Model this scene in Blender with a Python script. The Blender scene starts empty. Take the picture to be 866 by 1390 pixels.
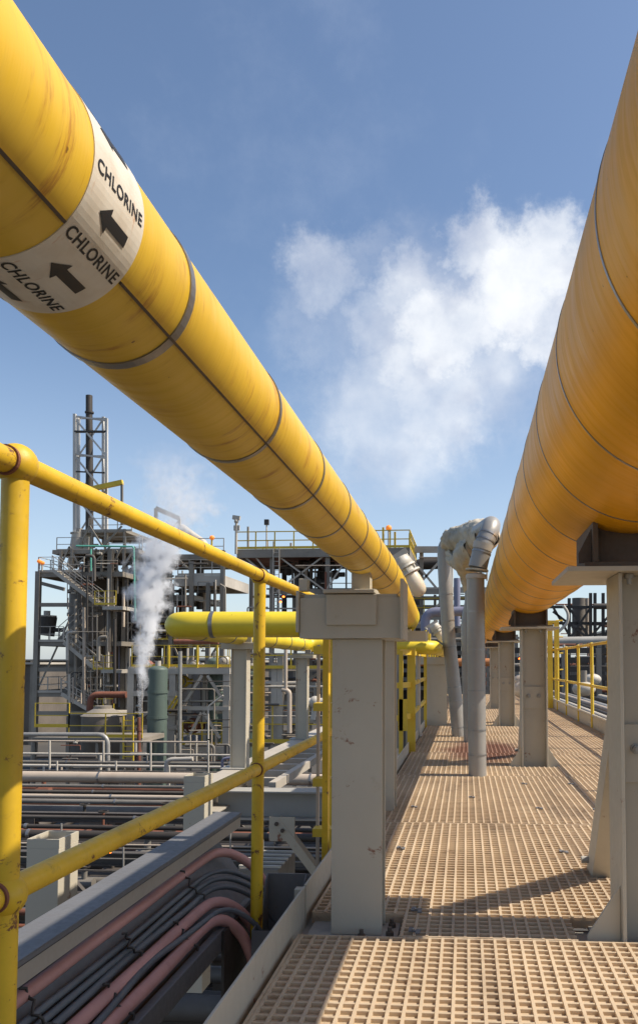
import bpy, bmesh, math, random
from mathutils import Vector, Matrix, noise
R = math.radians
random.seed(7)
H = .82; F = 1070.0; TH = R(4); PH = R(3); PX, PY = 557.0, 844.0
CAMP = Vector((0, 0, H))
sc = bpy.context.scene
col = sc.collection

# ------------------------------------------------------------------ measuring helpers
def ray(px, py):
    x = (px-PX)/F; z = -(py-PY)/F; y = 1.0
    y, z = y*math.cos(PH)-z*math.sin(PH), y*math.sin(PH)+z*math.cos(PH)
    x, y = x*math.cos(TH)-y*math.sin(TH), x*math.sin(TH)+y*math.cos(TH)
    return Vector((x, y, z))
def P(px, py, Y):
    r = ray(px, py); return CAMP + r*(Y/r.y)
def U(Y): return Y/F            # metres per photo pixel at depth Y

# ------------------------------------------------------------------ mesh builder
class MB:
    def __init__(s): s.v = []; s.f = []; s.sm = []
    def add(s, vs, fs, smooth=False):
        o = len(s.v); s.v += [Vector(v) for v in vs]
        s.f += [tuple(i+o for i in f) for f in fs]; s.sm += [smooth]*len(fs)
        return s
    def box(s, x0, x1, y0, y1, z0, z1):
        vs = [(x, y, z) for z in (z0, z1) for y in (y0, y1) for x in (x0, x1)]
        return s.add(vs, [(0,2,3,1),(4,5,7,6),(0,1,5,4),(2,6,7,3),(0,4,6,2),(1,3,7,5)])
    def bar(s, p, q, w, h=None, up=(0,0,1)):
        p = Vector(p); q = Vector(q); h = h or w
        d = (q-p).normalized(); up = Vector(up)
        if abs(d.dot(up)) > .99: up = Vector((0,1,0))
        a = d.cross(up).normalized(); b = a.cross(d).normalized()
        vs = [c+a*i*w/2+b*j*h/2 for c in (p, q) for j in (-1, 1) for i in (-1, 1)]
        return s.add(vs, [(0,1,3,2),(4,6,7,5),(0,4,5,1),(2,3,7,6),(0,2,6,4),(1,5,7,3)])
    def ibeam(s, p, q, w, h, t, up=(0,0,1)):
        p = Vector(p); q = Vector(q); d = (q-p).normalized(); up = Vector(up)
        a = d.cross(up).normalized(); b = a.cross(d).normalized()
        for k in (-1, 1):
            o = b*k*(h/2-t/2); s.bar(p+o, q+o, w, t, b)
        s.bar(p, q, t, h-2*t-.001, b)
        return s
    def tube(s, pts, r, n=16, cap=True, smooth=True):
        pts = [Vector(p) for p in pts]; m = len(pts)
        rs = r if isinstance(r, (list, tuple)) else [r]*m
        a = None; rings = []
        for i, p in enumerate(pts):
            d = ((pts[min(i+1, m-1)]-p).normalized() + (p-pts[max(i-1, 0)]).normalized()).normalized()
            if a is None:
                a = d.orthogonal().normalized()
                if abs(d.z) < .9: a = d.cross(Vector((0,0,1))).normalized()
            a = (a-d*a.dot(d)).normalized(); b = d.cross(a)
            rings.append([p+(a*math.cos(t)+b*math.sin(t))*rs[i] for t in (2*math.pi*k/n for k in range(n))])
        vs = [v for rg in rings for v in rg]; fs = []
        for i in range(m-1):
            for k in range(n):
                k2 = (k+1) % n; fs.append((i*n+k, i*n+k2, (i+1)*n+k2, (i+1)*n+k))
        s.add(vs, fs, smooth)
        if cap:
            s.add(rings[0], [tuple(range(n-1, -1, -1))]); s.add(rings[-1], [tuple(range(n))])
        return s
    def cyl(s, p, q, r, n=16, r2=None): return s.tube([p, q], [r, r if r2 is None else r2], n)
    def ring(s, c, d, r0, r1, w, n=48):
        "a hollow band of width w round axis d at c, inner radius r0, outer r1"
        c = Vector(c); d = Vector(d).normalized(); a = d.orthogonal().normalized(); b = d.cross(a)
        vs = []
        for (rr, o) in ((r0,-w/2),(r1,-w/2),(r1,w/2),(r0,w/2)):
            vs += [c+d*o+(a*math.cos(2*math.pi*k/n)+b*math.sin(2*math.pi*k/n))*rr for k in range(n)]
        fs = []
        for j in range(4):
            for k in range(n):
                k2 = (k+1) % n; fs.append((j*n+k, j*n+k2, ((j+1)%4)*n+k2, ((j+1)%4)*n+k))
        return s.add(vs, fs, False)
    def prism(s, poly, d):
        "closed polygon (3-D points) extruded by d"
        n = len(poly); d = Vector(d); p = [Vector(v) for v in poly]
        s.add(p+[v+d for v in p], [tuple(range(n-1,-1,-1)), tuple(range(n, 2*n))]+[(i,(i+1)%n,(i+1)%n+n,i+n) for i in range(n)])
        return s
    def ball(s, c, r, nu=20, nv=12, sc3=(1,1,1), lump=0, seed=0, freq=3):
        c = Vector(c); vs = []; fs = []
        for j in range(nv+1):
            th = math.pi*j/nv
            for i in range(nu):
                ph = 2*math.pi*i/nu
                d = Vector((math.sin(th)*math.cos(ph), math.sin(th)*math.sin(ph), math.cos(th)))
                k = 1+lump*(noise.noise(d*freq+Vector((seed,0,0)))+.5*abs(noise.noise(d*freq*2.3+Vector((0,seed,0)))))
                vs.append(c+Vector((d.x*sc3[0], d.y*sc3[1], d.z*sc3[2]))*r*k)
        for j in range(nv):
            for i in range(nu):
                i2 = (i+1)%nu; fs.append((j*nu+i, (j+1)*nu+i, (j+1)*nu+i2, j*nu+i2))
        return s.add(vs, fs, True)
    def build(s, name, mat, parent=None, bevel=0):
        me = bpy.data.meshes.new(name)
        org = parent['_o'] if parent is not None and '_o' in parent else None
        off = Vector(org) if org is not None else Vector((0,0,0))
        me.from_pydata([tuple(v-off) for v in s.v], [], s.f)
        me.polygons.foreach_set('use_smooth', s.sm)
        bm = bmesh.new(); bm.from_mesh(me)
        bmesh.ops.recalc_face_normals(bm, faces=bm.faces); bm.to_mesh(me); bm.free()
        me.update(); me.materials.append(mat)
        o = bpy.data.objects.new(name, me); col.objects.link(o)
        if parent is not None:
            o.parent = parent
            if org is not None: o['_o'] = tuple(org)
        if bevel:
            b = o.modifiers.new('bevel', 'BEVEL'); b.width = bevel; b.segments = 2; b.limit_method = 'ANGLE'; b.angle_limit = R(50)
        return o

def thing(name, label, cat, loc=(0,0,0), group=None, kind=None):
    o = bpy.data.objects.new(name, None); col.objects.link(o)
    o.empty_display_size = .1
    o.location = loc; o['_o'] = tuple(loc); o['label'] = label; o['category'] = cat
    if group: o['group'] = group
    o['kind'] = kind or 'thing'
    return o
def tag(o, label, cat, group=None, kind=None):
    o['label'] = label; o['category'] = cat
    if group: o['group'] = group
    o['kind'] = kind or 'thing'
    return o
def kids(o): return [c for c in list(col.objects) if c.parent == o]
def dup(root, d, label, group=None):
    r = root.copy(); col.objects.link(r); r.location = root.location+Vector(d); r['label'] = label
    if group: r['group'] = group
    for ch in kids(root):
        c = ch.copy(); col.objects.link(c); c.parent = r
        for g in kids(ch):
            e = g.copy(); col.objects.link(e); e.parent = c
    return r
def arc(c, a, b, r, t0, t1, n=10):
    "points on the arc centre c, unit axes a b"
    c = Vector(c); a = Vector(a); b = Vector(b)
    return [c+(a*math.cos(t0+(t1-t0)*i/n)+b*math.sin(t0+(t1-t0)*i/n))*r for i in range(n+1)]
def bend(pts, r, n=8):
    "polyline with rounded corners"
    pts = [Vector(p) for p in pts]; out = [pts[0]]
    for i in range(1, len(pts)-1):
        p = pts[i]; a = (pts[i-1]-p); b = (pts[i+1]-p)
        t = min(r, a.length*.49, b.length*.49); A = p+a.normalized()*t; B = p+b.normalized()*t
        for k in range(n+1):
            u = k/n; out.append(A*(1-u)**2+p*2*u*(1-u)+B*u*u)
    return out+[pts[-1]]

# ------------------------------------------------------------------ materials
def newmat(name):
    m = bpy.data.materials.new(name); m.use_nodes = True
    nt = m.node_tree; b = nt.nodes['Principled BSDF']
    return m, nt, b
def N(nt, t, **k):
    n = nt.nodes.new(t)
    for a, v in k.items():
        if a in n.bl_rna.properties: setattr(n, a, v)
        else: n.inputs[a].default_value = v
    return n
def mixc(nt, fac, a, b):
    n = nt.nodes.new('ShaderNodeMix'); n.data_type = 'RGBA'
    for i, v in ((0, fac), (6, a), (7, b)):
        if isinstance(v, bpy.types.NodeSocket): nt.links.new(v, n.inputs[i])
        elif i == 0: n.inputs[0].default_value = v
        else: n.inputs[i].default_value = (*v, 1) if len(v) == 3 else v
    return n.outputs[2]
def ramp(nt, src, a, b, to0=0, to1=1):
    n = nt.nodes.new('ShaderNodeMapRange'); n.interpolation_type = 'SMOOTHSTEP'
    nt.links.new(src, n.inputs[0])
    for i, v in enumerate((a, b, to0, to1)): n.inputs[i+1].default_value = v
    return n.outputs[0]
def noi(nt, vec, scale, detail=5, rough=.6, dist=0):
    n = N(nt, 'ShaderNodeTexNoise', Scale=scale, Detail=detail, Roughness=rough, Distortion=dist)
    nt.links.new(vec, n.inputs['Vector']); return n.outputs['Fac']
def coords(nt, scale=(1,1,1), kind='Position', rot=(0,0,0)):
    g = nt.nodes.new('ShaderNodeNewGeometry'); m = nt.nodes.new('ShaderNodeMapping')
    m.inputs['Scale'].default_value = scale; m.inputs['Rotation'].default_value = rot
    nt.links.new(g.outputs['Position'], m.inputs['Vector']); return m.outputs[0]
def bump(nt, b, h, strength=.2, dist=.002):
    n = N(nt, 'ShaderNodeBump', Strength=strength, Distance=dist)
    nt.links.new(h, n.inputs['Height']); nt.links.new(n.outputs[0], b.inputs['Normal'])
def paint(name, c, dirt=(.1,.06,.04), rough=.5, metal=0, scale=6, amount=.5, rust=0, rustc=(.16,.05,.02), var=.15, spec=.5):
    m, nt, b = newmat(name); v = coords(nt)
    big = noi(nt, v, scale*.35, 6); fine = noi(nt, v, scale*6, 8, .7)
    c2 = tuple(x*(1-var) for x in c); c3 = tuple(min(1, x*(1+var)) for x in c)
    base = mixc(nt, ramp(nt, big, .3, .7), c2, c3)
    sp = noi(nt, v, scale*2.1, 8, .72)
    base = mixc(nt, ramp(nt, sp, .58, .80, 0, amount), base, dirt)
    vs = coords(nt, (scale*1.6, scale*1.6, scale*.22))
    base = mixc(nt, ramp(nt, noi(nt, vs, 1, 5), .55, .85, 0, amount*.6), base, dirt)
    if rust:
        rn = noi(nt, v, scale*1.3, 9, .75, .4)
        base = mixc(nt, ramp(nt, rn, .70-rust*.1, .74-rust*.08), base, rustc)
    nt.links.new(base, b.inputs['Base Color'])
    nt.links.new(ramp(nt, fine, .3, .7, max(0, rough-.1), min(1, rough+.12)), b.inputs['Roughness'])
    b.inputs['Metallic'].default_value = metal
    b.inputs['Specular IOR Level'].default_value = spec
    bump(nt, b, fine, .25, .001)
    return m
M = {}
M['yellow'] = paint('yellow_paint', (.62,.39,.016), (.30,.18,.03), .48, scale=14, amount=.75, rust=1.1, rustc=(.14,.05,.02))
M['yellow_far'] = paint('yellow_paint_far', (.64,.44,.035), (.28,.2,.05), .5, scale=2, amount=.5)
M['beige'] = paint('beige_steel_paint', (.46,.415,.325), (.24,.17,.11), .6, scale=5, amount=.45, rust=.85, rustc=(.22,.09,.05), var=.05)
M['greysteel'] = paint('grey_steel_paint', (.34,.325,.29), (.15,.12,.09), .55, scale=5, amount=.35, var=.08)
M['galv'] = paint('galvanised_sheet', (.145,.143,.145), (.09,.08,.07), .55, metal=.1, scale=9, amount=.35, var=.08)
M['galvtan'] = paint('tan_sheet_edge', (.36,.31,.25), (.2,.14,.1), .6, scale=9, amount=.3, var=.06)
M['band'] = paint('steel_strap', (.30,.29,.28), (.12,.09,.07), .38, metal=.75, scale=30, amount=.4)
M['brown'] = paint('brown_shoe_steel', (.10,.075,.055), (.04,.03,.025), .7, scale=12, amount=.4)  # shoe brown, darkened in the colour for the shadow beneath the pipe
M['rusted'] = paint('rusted_steel', (.19,.07,.04), (.08,.03,.02), .8, scale=4, amount=.6, var=.25)
M['dark'] = paint('dark_steel', (.042,.034,.027), (.018,.014,.011), .6, scale=1.2, amount=.4, var=.25)
M['darkvessel'] = paint('weathered_vessel_shell', (.125,.105,.085), (.045,.035,.026), .65, scale=.9, amount=.6, var=.25)
M['fargrey'] = paint('far_grey_steel', (.235,.205,.165), (.07,.05,.036), .6, scale=.8, amount=.6, var=.25)
M['fargrey2'] = paint('far_pale_steel', (.43,.385,.32), (.16,.115,.08), .6, scale=.9, amount=.6, var=.2)
M['green'] = paint('grey_green_vessel_paint', (.085,.115,.095), (.04,.045,.035), .55, scale=.9, amount=.4, var=.12)
M['teal'] = paint('teal_pipe_paint', (.10,.36,.27), (.06,.16,.13), .5, scale=1, amount=.3)
M['violet'] = paint('violet_grey_pipe_paint', (.20,.20,.27), (.10,.10,.13), .5, scale=1.5, amount=.3)
M['lag'] = paint('grey_lagging_sheet', (.30,.285,.26), (.16,.14,.115), .42, metal=.25, scale=7, amount=.4, var=.08)
M['wrap'] = paint('canvas_wrap', (.46,.41,.32), (.16,.10,.05), .9, scale=9, amount=1.0, var=.3)
M['beigepipe'] = paint('beige_pipe_lagging', (.42,.345,.27), (.2,.13,.09), .55, scale=1, amount=.5, var=.1)
M['palepipe'] = paint('pale_pipe_lagging', (.47,.425,.355), (.2,.15,.10), .5, scale=1.4, amount=.6, var=.1)
M['redcable'] = paint('faded_red_cable', (.50,.25,.21), (.22,.09,.08), .6, scale=12, amount=.35, var=.12)
M['blackcable'] = paint('black_cable_sheath', (.10,.105,.11), (.05,.05,.05), .5, scale=14, amount=.4, var=.2)
M['lampbody'] = paint('cast_lamp_body', (.50,.47,.40), (.25,.2,.15), .5, scale=14, amount=.4)
M['concrete'] = paint('stained_shade_toned_concrete', (.055,.05,.044), (.02,.018,.015), .9, scale=.25, amount=.7, var=.3)  # stained ground, base kept dark to stand for shade from steelwork overhead
M['orangepipe'] = paint('orange_primer', (.42,.16,.05), (.2,.08,.04), .6, scale=3, amount=.4)
m, nt, b = newmat('frosted_lamp_glass'); b.inputs['Base Color'].default_value = (.66,.58,.45,1); b.inputs['Roughness'].default_value = .25
b.inputs['Subsurface Weight'].default_value = .2; b.inputs['Coat Weight'].default_value = .4; M['glass'] = m
M['shaded'] = paint('shade_toned_grey_pipe_paint', (.085,.072,.06), (.03,.024,.02), .6, scale=1.5, amount=.6, var=.3)  # grey pipe paint with the lower rack's shade put into its colour
M['shaded2'] = paint('shade_toned_beige_pipe_paint', (.16,.145,.125), (.05,.045,.04), .6, scale=1.5, amount=.6, var=.3)  # beige counterpart, likewise darkened in the colour for the rack's shade
m, nt, b = newmat('black_lettering'); b.inputs['Base Color'].default_value = (.012,.013,.015,1); b.inputs['Roughness'].default_value = .5; M['ink'] = m
def lampmat(name, c, s):
    m, nt, b = newmat(name); b.inputs['Base Color'].default_value = (*c, 1)
    b.inputs['Emission Color'].default_value = (*c, 1); b.inputs['Emission Strength'].default_value = s; return m
M['lit'] = lampmat('lit_orange_lamp', (1,.16,.02), 6)
M['amber'] = lampmat('amber_beacon', (.9,.25,.03), .35)

def jacket(name, c, streak, samount, rough, metal, fy, bumps=.3, dark=None):
    "sheet-metal pipe jacket: fine streaks that run round the pipe"
    m, nt, b = newmat(name)
    v = coords(nt); st = coords(nt, (3, fy, 3)); st2 = coords(nt, (6, fy*.5, 6))
    big = noi(nt, v, 3, 5); s1 = noi(nt, st, 1, 6, .7); s2 = noi(nt, st2, 1, 7, .75)
    base = mixc(nt, ramp(nt, big, .3, .7), tuple(x*.9 for x in c), tuple(min(1, x*1.08) for x in c))
    base = mixc(nt, ramp(nt, s1, .45, .75, 0, .35), base, tuple(x*.72 for x in c))
    pt = noi(nt, v, 9, 4)
    mul = nt.nodes.new('ShaderNodeMath'); mul.operation = 'MULTIPLY'
    nt.links.new(ramp(nt, s2, .50, .64), mul.inputs[0]); nt.links.new(ramp(nt, pt, .46, .62, 0, samount), mul.inputs[1])
    base = mixc(nt, mul.outputs[0], base, streak)
    spk = noi(nt, v, 55, 3, .5)
    base = mixc(nt, ramp(nt, spk, .745, .775, 0, .8), base, tuple(x*.35 for x in streak))
    nt.links.new(base, b.inputs['Base Color']); b.inputs['Metallic'].default_value = metal
    nt.links.new(ramp(nt, s1, .3, .7, rough-.06, rough+.12), b.inputs['Roughness'])
    bump(nt, b, s1, bumps, .0015); return m
M['leftjacket'] = jacket('yellow_stained_jacket', (.74,.475,.038), (.42,.17,.018), .85, .38, .0, 110)
M['rightjacket'] = jacket('amber_metal_jacket', (.78,.375,.006), (.55,.25,.01), .12, .40, .3, 45, .12)
M['rightjacket'].node_tree.nodes['Principled BSDF'].inputs['Specular IOR Level'].default_value = .22
M['loopjacket'] = jacket('lemon_yellow_jacket', (.74,.56,.03), (.45,.33,.05), .25, .42, 0, 40)
# label band
m, nt, b = newmat('white_label_sheet'); v = coords(nt); st = coords(nt, (6, 25, 40))
base = mixc(nt, ramp(nt, noi(nt, v, 30, 6), .4, .75, 0, .6), (.70,.65,.56), (.55,.46,.35))
base = mixc(nt, ramp(nt, noi(nt, coords(nt, (14, 70, 14)), 1, 6, .7), .60, .72, 0, .8), base, (.50,.20,.06))
nt.links.new(base, b.inputs['Base Color']); b.inputs['Roughness'].default_value = .45; M['label'] = m
# grating
m, nt, b = newmat('tan_fibreglass_grating'); v = coords(nt)
base = mixc(nt, ramp(nt, noi(nt, v, 1.3, 6), .3, .7), (.66,.525,.36), (.78,.65,.47))
base = mixc(nt, ramp(nt, noi(nt, v, 22, 8, .75), .5, .8, 0, .6), base, (.74,.58,.44))
base = mixc(nt, ramp(nt, noi(nt, v, 9, 8, .75), .54, .72, 0, .6), base, (.32,.19,.11))
base = mixc(nt, ramp(nt, noi(nt, coords(nt, (2.6,.7,1)), 1, 7, .65), .50, .68, 0, .42), base, (.33,.225,.15))
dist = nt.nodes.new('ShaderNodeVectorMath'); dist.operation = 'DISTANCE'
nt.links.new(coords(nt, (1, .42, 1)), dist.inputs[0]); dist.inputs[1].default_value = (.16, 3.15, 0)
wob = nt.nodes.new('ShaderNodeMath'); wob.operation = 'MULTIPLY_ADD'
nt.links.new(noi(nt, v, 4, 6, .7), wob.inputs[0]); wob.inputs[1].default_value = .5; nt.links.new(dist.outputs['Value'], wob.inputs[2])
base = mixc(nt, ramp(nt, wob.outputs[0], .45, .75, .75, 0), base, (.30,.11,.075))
nt.links.new(base, b.inputs['Base Color']); b.inputs['Roughness'].default_value = .7
bump(nt, b, noi(nt, v, 160, 4), .4, .001)
tr = nt.nodes.new('ShaderNodeBsdfTranslucent'); nt.links.new(base, tr.inputs['Color']); mx = nt.nodes.new('ShaderNodeMixShader'); mx.inputs[0].default_value = .42
nt.links.new(b.outputs[0], mx.inputs[1]); nt.links.new(tr.outputs[0], mx.inputs[2]); nt.links.new(mx.outputs[0], nt.nodes['Material Output'].inputs['Surface']); M['grating'] = m

# ------------------------------------------------------------------ setting: ground, walkway
g = MB(); g.add([(-3000,-3000,-7.2),(3000,-3000,-7.2),(3000,3000,-7.2),(-3000,3000,-7.2)], [(0,1,2,3)])
o = g.build('ground', M['concrete']); o['kind'] = 'structure'

WX0, WX1 = -.505, 1.585
gm = MB()
cut = [(-.505,-.205,2.41,2.625),(.33,.80,2.41,2.63),(.36,.72,6.36,6.50),(.36,.72,10.38,10.55),(.36,.72,14.3,14.5)]
def segs(lo, hi, holes):
    out = [(lo, hi)]
    for a, b_ in holes:
        nxt = []
        for s0, s1 in out:
            if b_ <= s0 or a >= s1: nxt.append((s0, s1)); continue
            if a > s0: nxt.append((s0, a))
            if b_ < s1: nxt.append((b_, s1))
        out = nxt
    return out
sp = .0385
panels = [(1.2,2.405,.010),(2.412,4.10,0),(4.108,5.82,.017),(5.828,7.30,.004),(7.308,9.0,.02),(9.008,10.9,.008),(10.908,12.7,.015),(12.708,15,0),(15.008,17.6,.01),(17.608,21,.02)]
for (y0, y1, off) in panels:
    x = WX0+off; xs = []
    while x < WX1: xs.append(x); x += sp
    if xs[0]-WX0 > .006: xs.insert(0, WX0)
    for x in xs:
        for a, b_ in segs(y0, y1, [(c[2], c[3]) for c in cut if c[0] <= x <= c[1]]):
            dz = random.uniform(-.0006, .0006)
            gm.box(x-.0042, x+.0042, a, b_, -.038, dz)
    n = max(2, round((y1-y0)/sp)); st = (y1-y0-.006)/n
    for k in range(n+1):
        y = y0+.003+k*st
        for a, b_ in segs(WX0, WX1, [(c[0], c[1]) for c in cut if c[2] <= y <= c[3]]):
            gm.box(a, b_, y-.0042, y+.0042, -.0375, -.0016+random.uniform(-.0006,.0006))
ys_ = [1.2]+sorted({c[2] for c in cut}|{c[3] for c in cut})+[21]
for y0, y1 in zip(ys_[:-1], ys_[1:]):
    ym = (y0+y1)/2
    for a, b_ in segs(WX0+.001, WX1, [(c[0], c[1]) for c in cut if c[2] <= ym <= c[3]]): gm.box(a, b_, y0+.0005, y1-.0005, -.0125, -.011)
for c in cut[:2]:   # closing strips at the cut edges
    gm.box(c[0], c[1], c[3]+.001, c[3]+.006, -.037, -.003)
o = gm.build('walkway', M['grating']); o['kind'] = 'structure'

def beamthing(name, label, cat, p, q, w, h, t, mat, group=None):
    o = MB().ibeam(p, q, w, h, t).build(name, mat, bevel=.002); return tag(o, label, cat, group)
beamthing('walkway_girder', 'grey steel girder along the left edge under the grating', 'girder', (-.50,1.2,-.16), (-.50,21,-.16), .12, .22, .01, M['greysteel'])
beamthing('walkway_girder', 'grey steel girder along the right edge under the grating', 'girder', (1.62,1.2,-.16), (1.62,21,-.16), .12, .22, .01, M['greysteel'])
tray = ['nearest columns', 'second pair of columns', 'third pair of columns', 'farthest pair of columns']
for i, y in enumerate((2.52, 6.5, 10.5, 14.4)):
    beamthing('cross_joist', 'pale steel cross joist below the grating at the '+tray[i], 'joist', (-.43,y,-.125), (1.55,y,-.125), .26, .15, .01, M['greysteel'])
# kick plates
k = MB(); k.box(-.535,-.528,1.2,2.60,-.08,.088); k.box(-.535,-.528,2.615,21,-.08,.088)
k.box(-.562,-.5355,2.59,2.625,-.08,.08)
tag(k.build('kick_plate', M['beige'], bevel=.001), 'beige steel kick plate along the left edge of the grating', 'kick plate')
k = MB(); k.box(1.60,1.61,1.2,21,-.08,.15); k.tube([(1.605,1.2,.155),(1.605,21,.155)], .02, 10)
tag(k.build('kick_plate', M['beige']), 'beige kick plate below the yellow railing on the right', 'kick plate')
# grating clips
clip = None
spots = [((562,1095),'beside the shadow edge, farther left clip'),((711,1064),'just in front of the second right column'),((731,1097),'right of the walkway middle, pair half way'),
 ((774,1064),'right of the second right column'),((809,1099),'near the thin rail shadow on the right'),((544,1151),'beside the back of the left column'),
 ((764,1156),'halfway to the brace shadow on the right'),((565,1235),'in shade by the left column, far one'),((562,1263),'in shade by the left column, near one'),((640,1082),'in sunlight in front of the grey standpipe')]
for i, (pp, txt) in enumerate(spots):
    r = ray(*pp); t = -H/r.z; x, y = r.x*t, r.y*t
    if i == 0:
        clip = thing('grating_clip', 'small steel grating clip '+txt, 'grating clip', (x,y,0), 'clips on the grating')
        c = MB(); c.box(x-.017,x-.004,y-.018,y+.018,.001,.005); c.box(x+.006,x+.019,y-.036,y+.0,.001,.005); c.box(x-.004,x+.006,y-.018,y-.004,.0012,.0035)
        c.build('saddle', M['galv'], clip); c = MB(); c.cyl((x-.002,y-.012,.003),(x-.002,y-.012,.009),.005,8); c.build('bolt', M['band'], clip)
        x0, y0 = x, y
    else: dup(clip, (x-x0, y-y0, 0), 'small steel grating clip '+txt)

# ------------------------------------------------------------------ left chlorine pipe
AX, AZ, AR = -.34, 1.186, .076
t = thing('chlorine_pipe', 'yellow rust-streaked pipe with white CHLORINE label, overhead on the left', 'pipe', (AX,-1.2,AZ))
main = bend([(AX,-1.2,AZ),(AX,3.1,AZ),(AX,3.9,AZ-.035),(AX,4.55,AZ-.115),(AX,4.56,1.045),(AX-.2,4.56,1.045)], .10)
line = [(AX,-1.2,AZ),(AX,3.0,AZ),(AX,3.5,AZ-.012),(AX,4.35,AZ-.085)]
loop = bend([(AX,4.35,AZ-.085),(AX,4.55,AZ-.10),(AX-.02,4.56,1.05),(AX-.25,4.56,1.045),(-1.72,4.5,1.045),(-1.72,8.42,1.02),(AX,8.42,.985),(AX,20,.985)], .16, 10)
MB().tube(line, AR, 64).build('jacket', M['leftjacket'], t)
MB().tube(loop, AR-.0005, 48).build('jacket', M['loopjacket'], t)
bands = MB()
for i, y in enumerate((.44-.32,.733,1.10,1.45,1.79,2.11,2.44,2.74,3.05,3.38)):
    z = AZ if y < 3 else AZ-.012*(y-3)/.5
    MB().ring((AX,y,z), (0,1,0), AR-.002, AR+.0016, .0125 if y < 1 else .010).build('strap', M['band'], t)
    c = MB()
    a = R(-42)
    c.bar((AX+(AR+.003)*math.cos(a), y-.008, z+(AR+.003)*math.sin(a)), (AX+(AR+.003)*math.cos(a), y+.008, z+(AR+.003)*math.sin(a)), .006, .012, (-math.sin(a),0,math.cos(a)))
for y in [5.0,5.6,6.2,6.8,7.4,8.0]:
    MB().ring((-1.72,y,1.045-.025*(y-4.5)/3.9), (0,1,0), AR-.002, AR+.003, .02).build('strap', M['band'], t)
for x in (-1.47,-.95,-.6): MB().ring((x,4.56-(-.25-x+AX)*0-.03*0-(.06*(AX-.25-x)/1.13 if x < -.59 else 0),1.045), (1,.05,0), AR-.002, AR+.003, .022).build('strap', M['band'], t)
# lengthwise seam lip
sm_ = MB(); a0 = R(-42.6)
for y0, y1 in ((-1.2,.527),(.618,3.0)):
    pr = []
    for da, rr in ((-1.0,AR-.001),(-1.0,AR+.0022),(.9,AR+.0022),(.9,AR-.001)):
        pr.append((AX+rr*math.cos(a0+R(da)), y0, AZ+rr*math.sin(a0+R(da))))
    sm_.prism(pr, (0,y1-y0,0))
sm_.build('seam', M['brown'], t)
# label sheet with lettering
LR = AR+.0009
MB().ring((AX,.5725,AZ), (0,1,0), AR-.001, LR, .087, 96).build('label_band', M['label'], t)
def wrap_mesh(pts2, faces, phi0, name, parent, rr=LR+.0004, th=.0004):
    "points (along pipe, up the girth) laid round the cylinder"
    mb = MB(); vs = []
    for (u, w) in pts2:
        a = R(phi0)+w/LR
        vs.append((AX+rr*math.cos(a), .5725+u, AZ+rr*math.sin(a)))
    mb.add(vs, faces); return mb
cu = bpy.data.curves.new('letters', 'FONT'); cu.body = 'CHLORINE'; cu.align_x = 'CENTER'; cu.align_y = 'CENTER'; cu.size = .0142; cu.resolution_u = 4; cu.space_character = 1.08
cu.offset = .00028
to = bpy.data.objects.new('letters', cu); col.objects.link(to); bpy.context.view_layer.update()
tm = bpy.data.meshes.new_from_object(to)
pts = [(v.co.x, v.co.y) for v in tm.vertices]; fcs = [tuple(p.vertices) for p in tm.polygons]
col.objects.unlink(to); bpy.data.objects.remove(to)
xs = [p[0] for p in pts]; sx = .077/(max(xs)-min(xs)); pts = [(p[0]*sx, p[1]) for p in pts]
band = [o for o in col.objects if o.name.startswith('label_band')][0]
for k_ in range(9):
    ph = -4+40*(1-k_)
    o = wrap_mesh(pts, fcs, ph, 'lettering', None).build('lettering', M['ink'], t)
    ap = []
    # arrow pointing towards -Y, split across its girth so that it hugs the pipe
    L0, L1, hh, sw, n = -.022, .023, .0100, .0048, 6
    q = MB()
    def P2(u, w): a = R(ph-19.5+(9 if k_ == 0 else 0))+w/LR; return (AX+(LR+.0004)*math.cos(a), .5725+u, AZ+(LR+.0004)*math.sin(a))
    vs = []; fs = []
    for i in range(n+1):
        w = -sw+2*sw*i/n; vs += [P2(L0+.015, w), P2(L1, w)]
    fs += [(2*i, 2*i+1, 2*i+3, 2*i+2) for i in range(n)]; q.add(vs, fs)
    vs = []; fs = []
    for i in range(n+1):
        w = -hh+2*hh*i/n; vs += [P2(L0+.015*abs(w)/hh, w), P2(L0+.0152, w)]
    fs += [(2*i, 2*i+1, 2*i+3, 2*i+2) for i in range(n)]; q.add(vs, fs)
    q.build('arrow', M['ink'], t)

# ------------------------------------------------------------------ right pipe
BX, BZ, BR = .514, 1.528, .308
t = thing('insulated_pipe', 'very large amber insulated pipe over the walkway on the right', 'pipe', (BX,-1.5,BZ))
MB().tube([(BX,-1.5,BZ)]+[(BX,y,BZ) for y in (0,4,8,12,20)], BR, 128).build('jacket', M['rightjacket'], t)
ys = [-.2,.30,.76,1.22,1.76,2.26,2.78,3.33,3.9]; y = 4.42
while y < 17: ys.append(y); y += .54
for y in ys:
    MB().ring((BX,y,BZ), (0,1,0), BR-.003, BR+.0016, .0075 if y > 1 else .008, 128).build('strap', M['band'], t)

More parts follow.
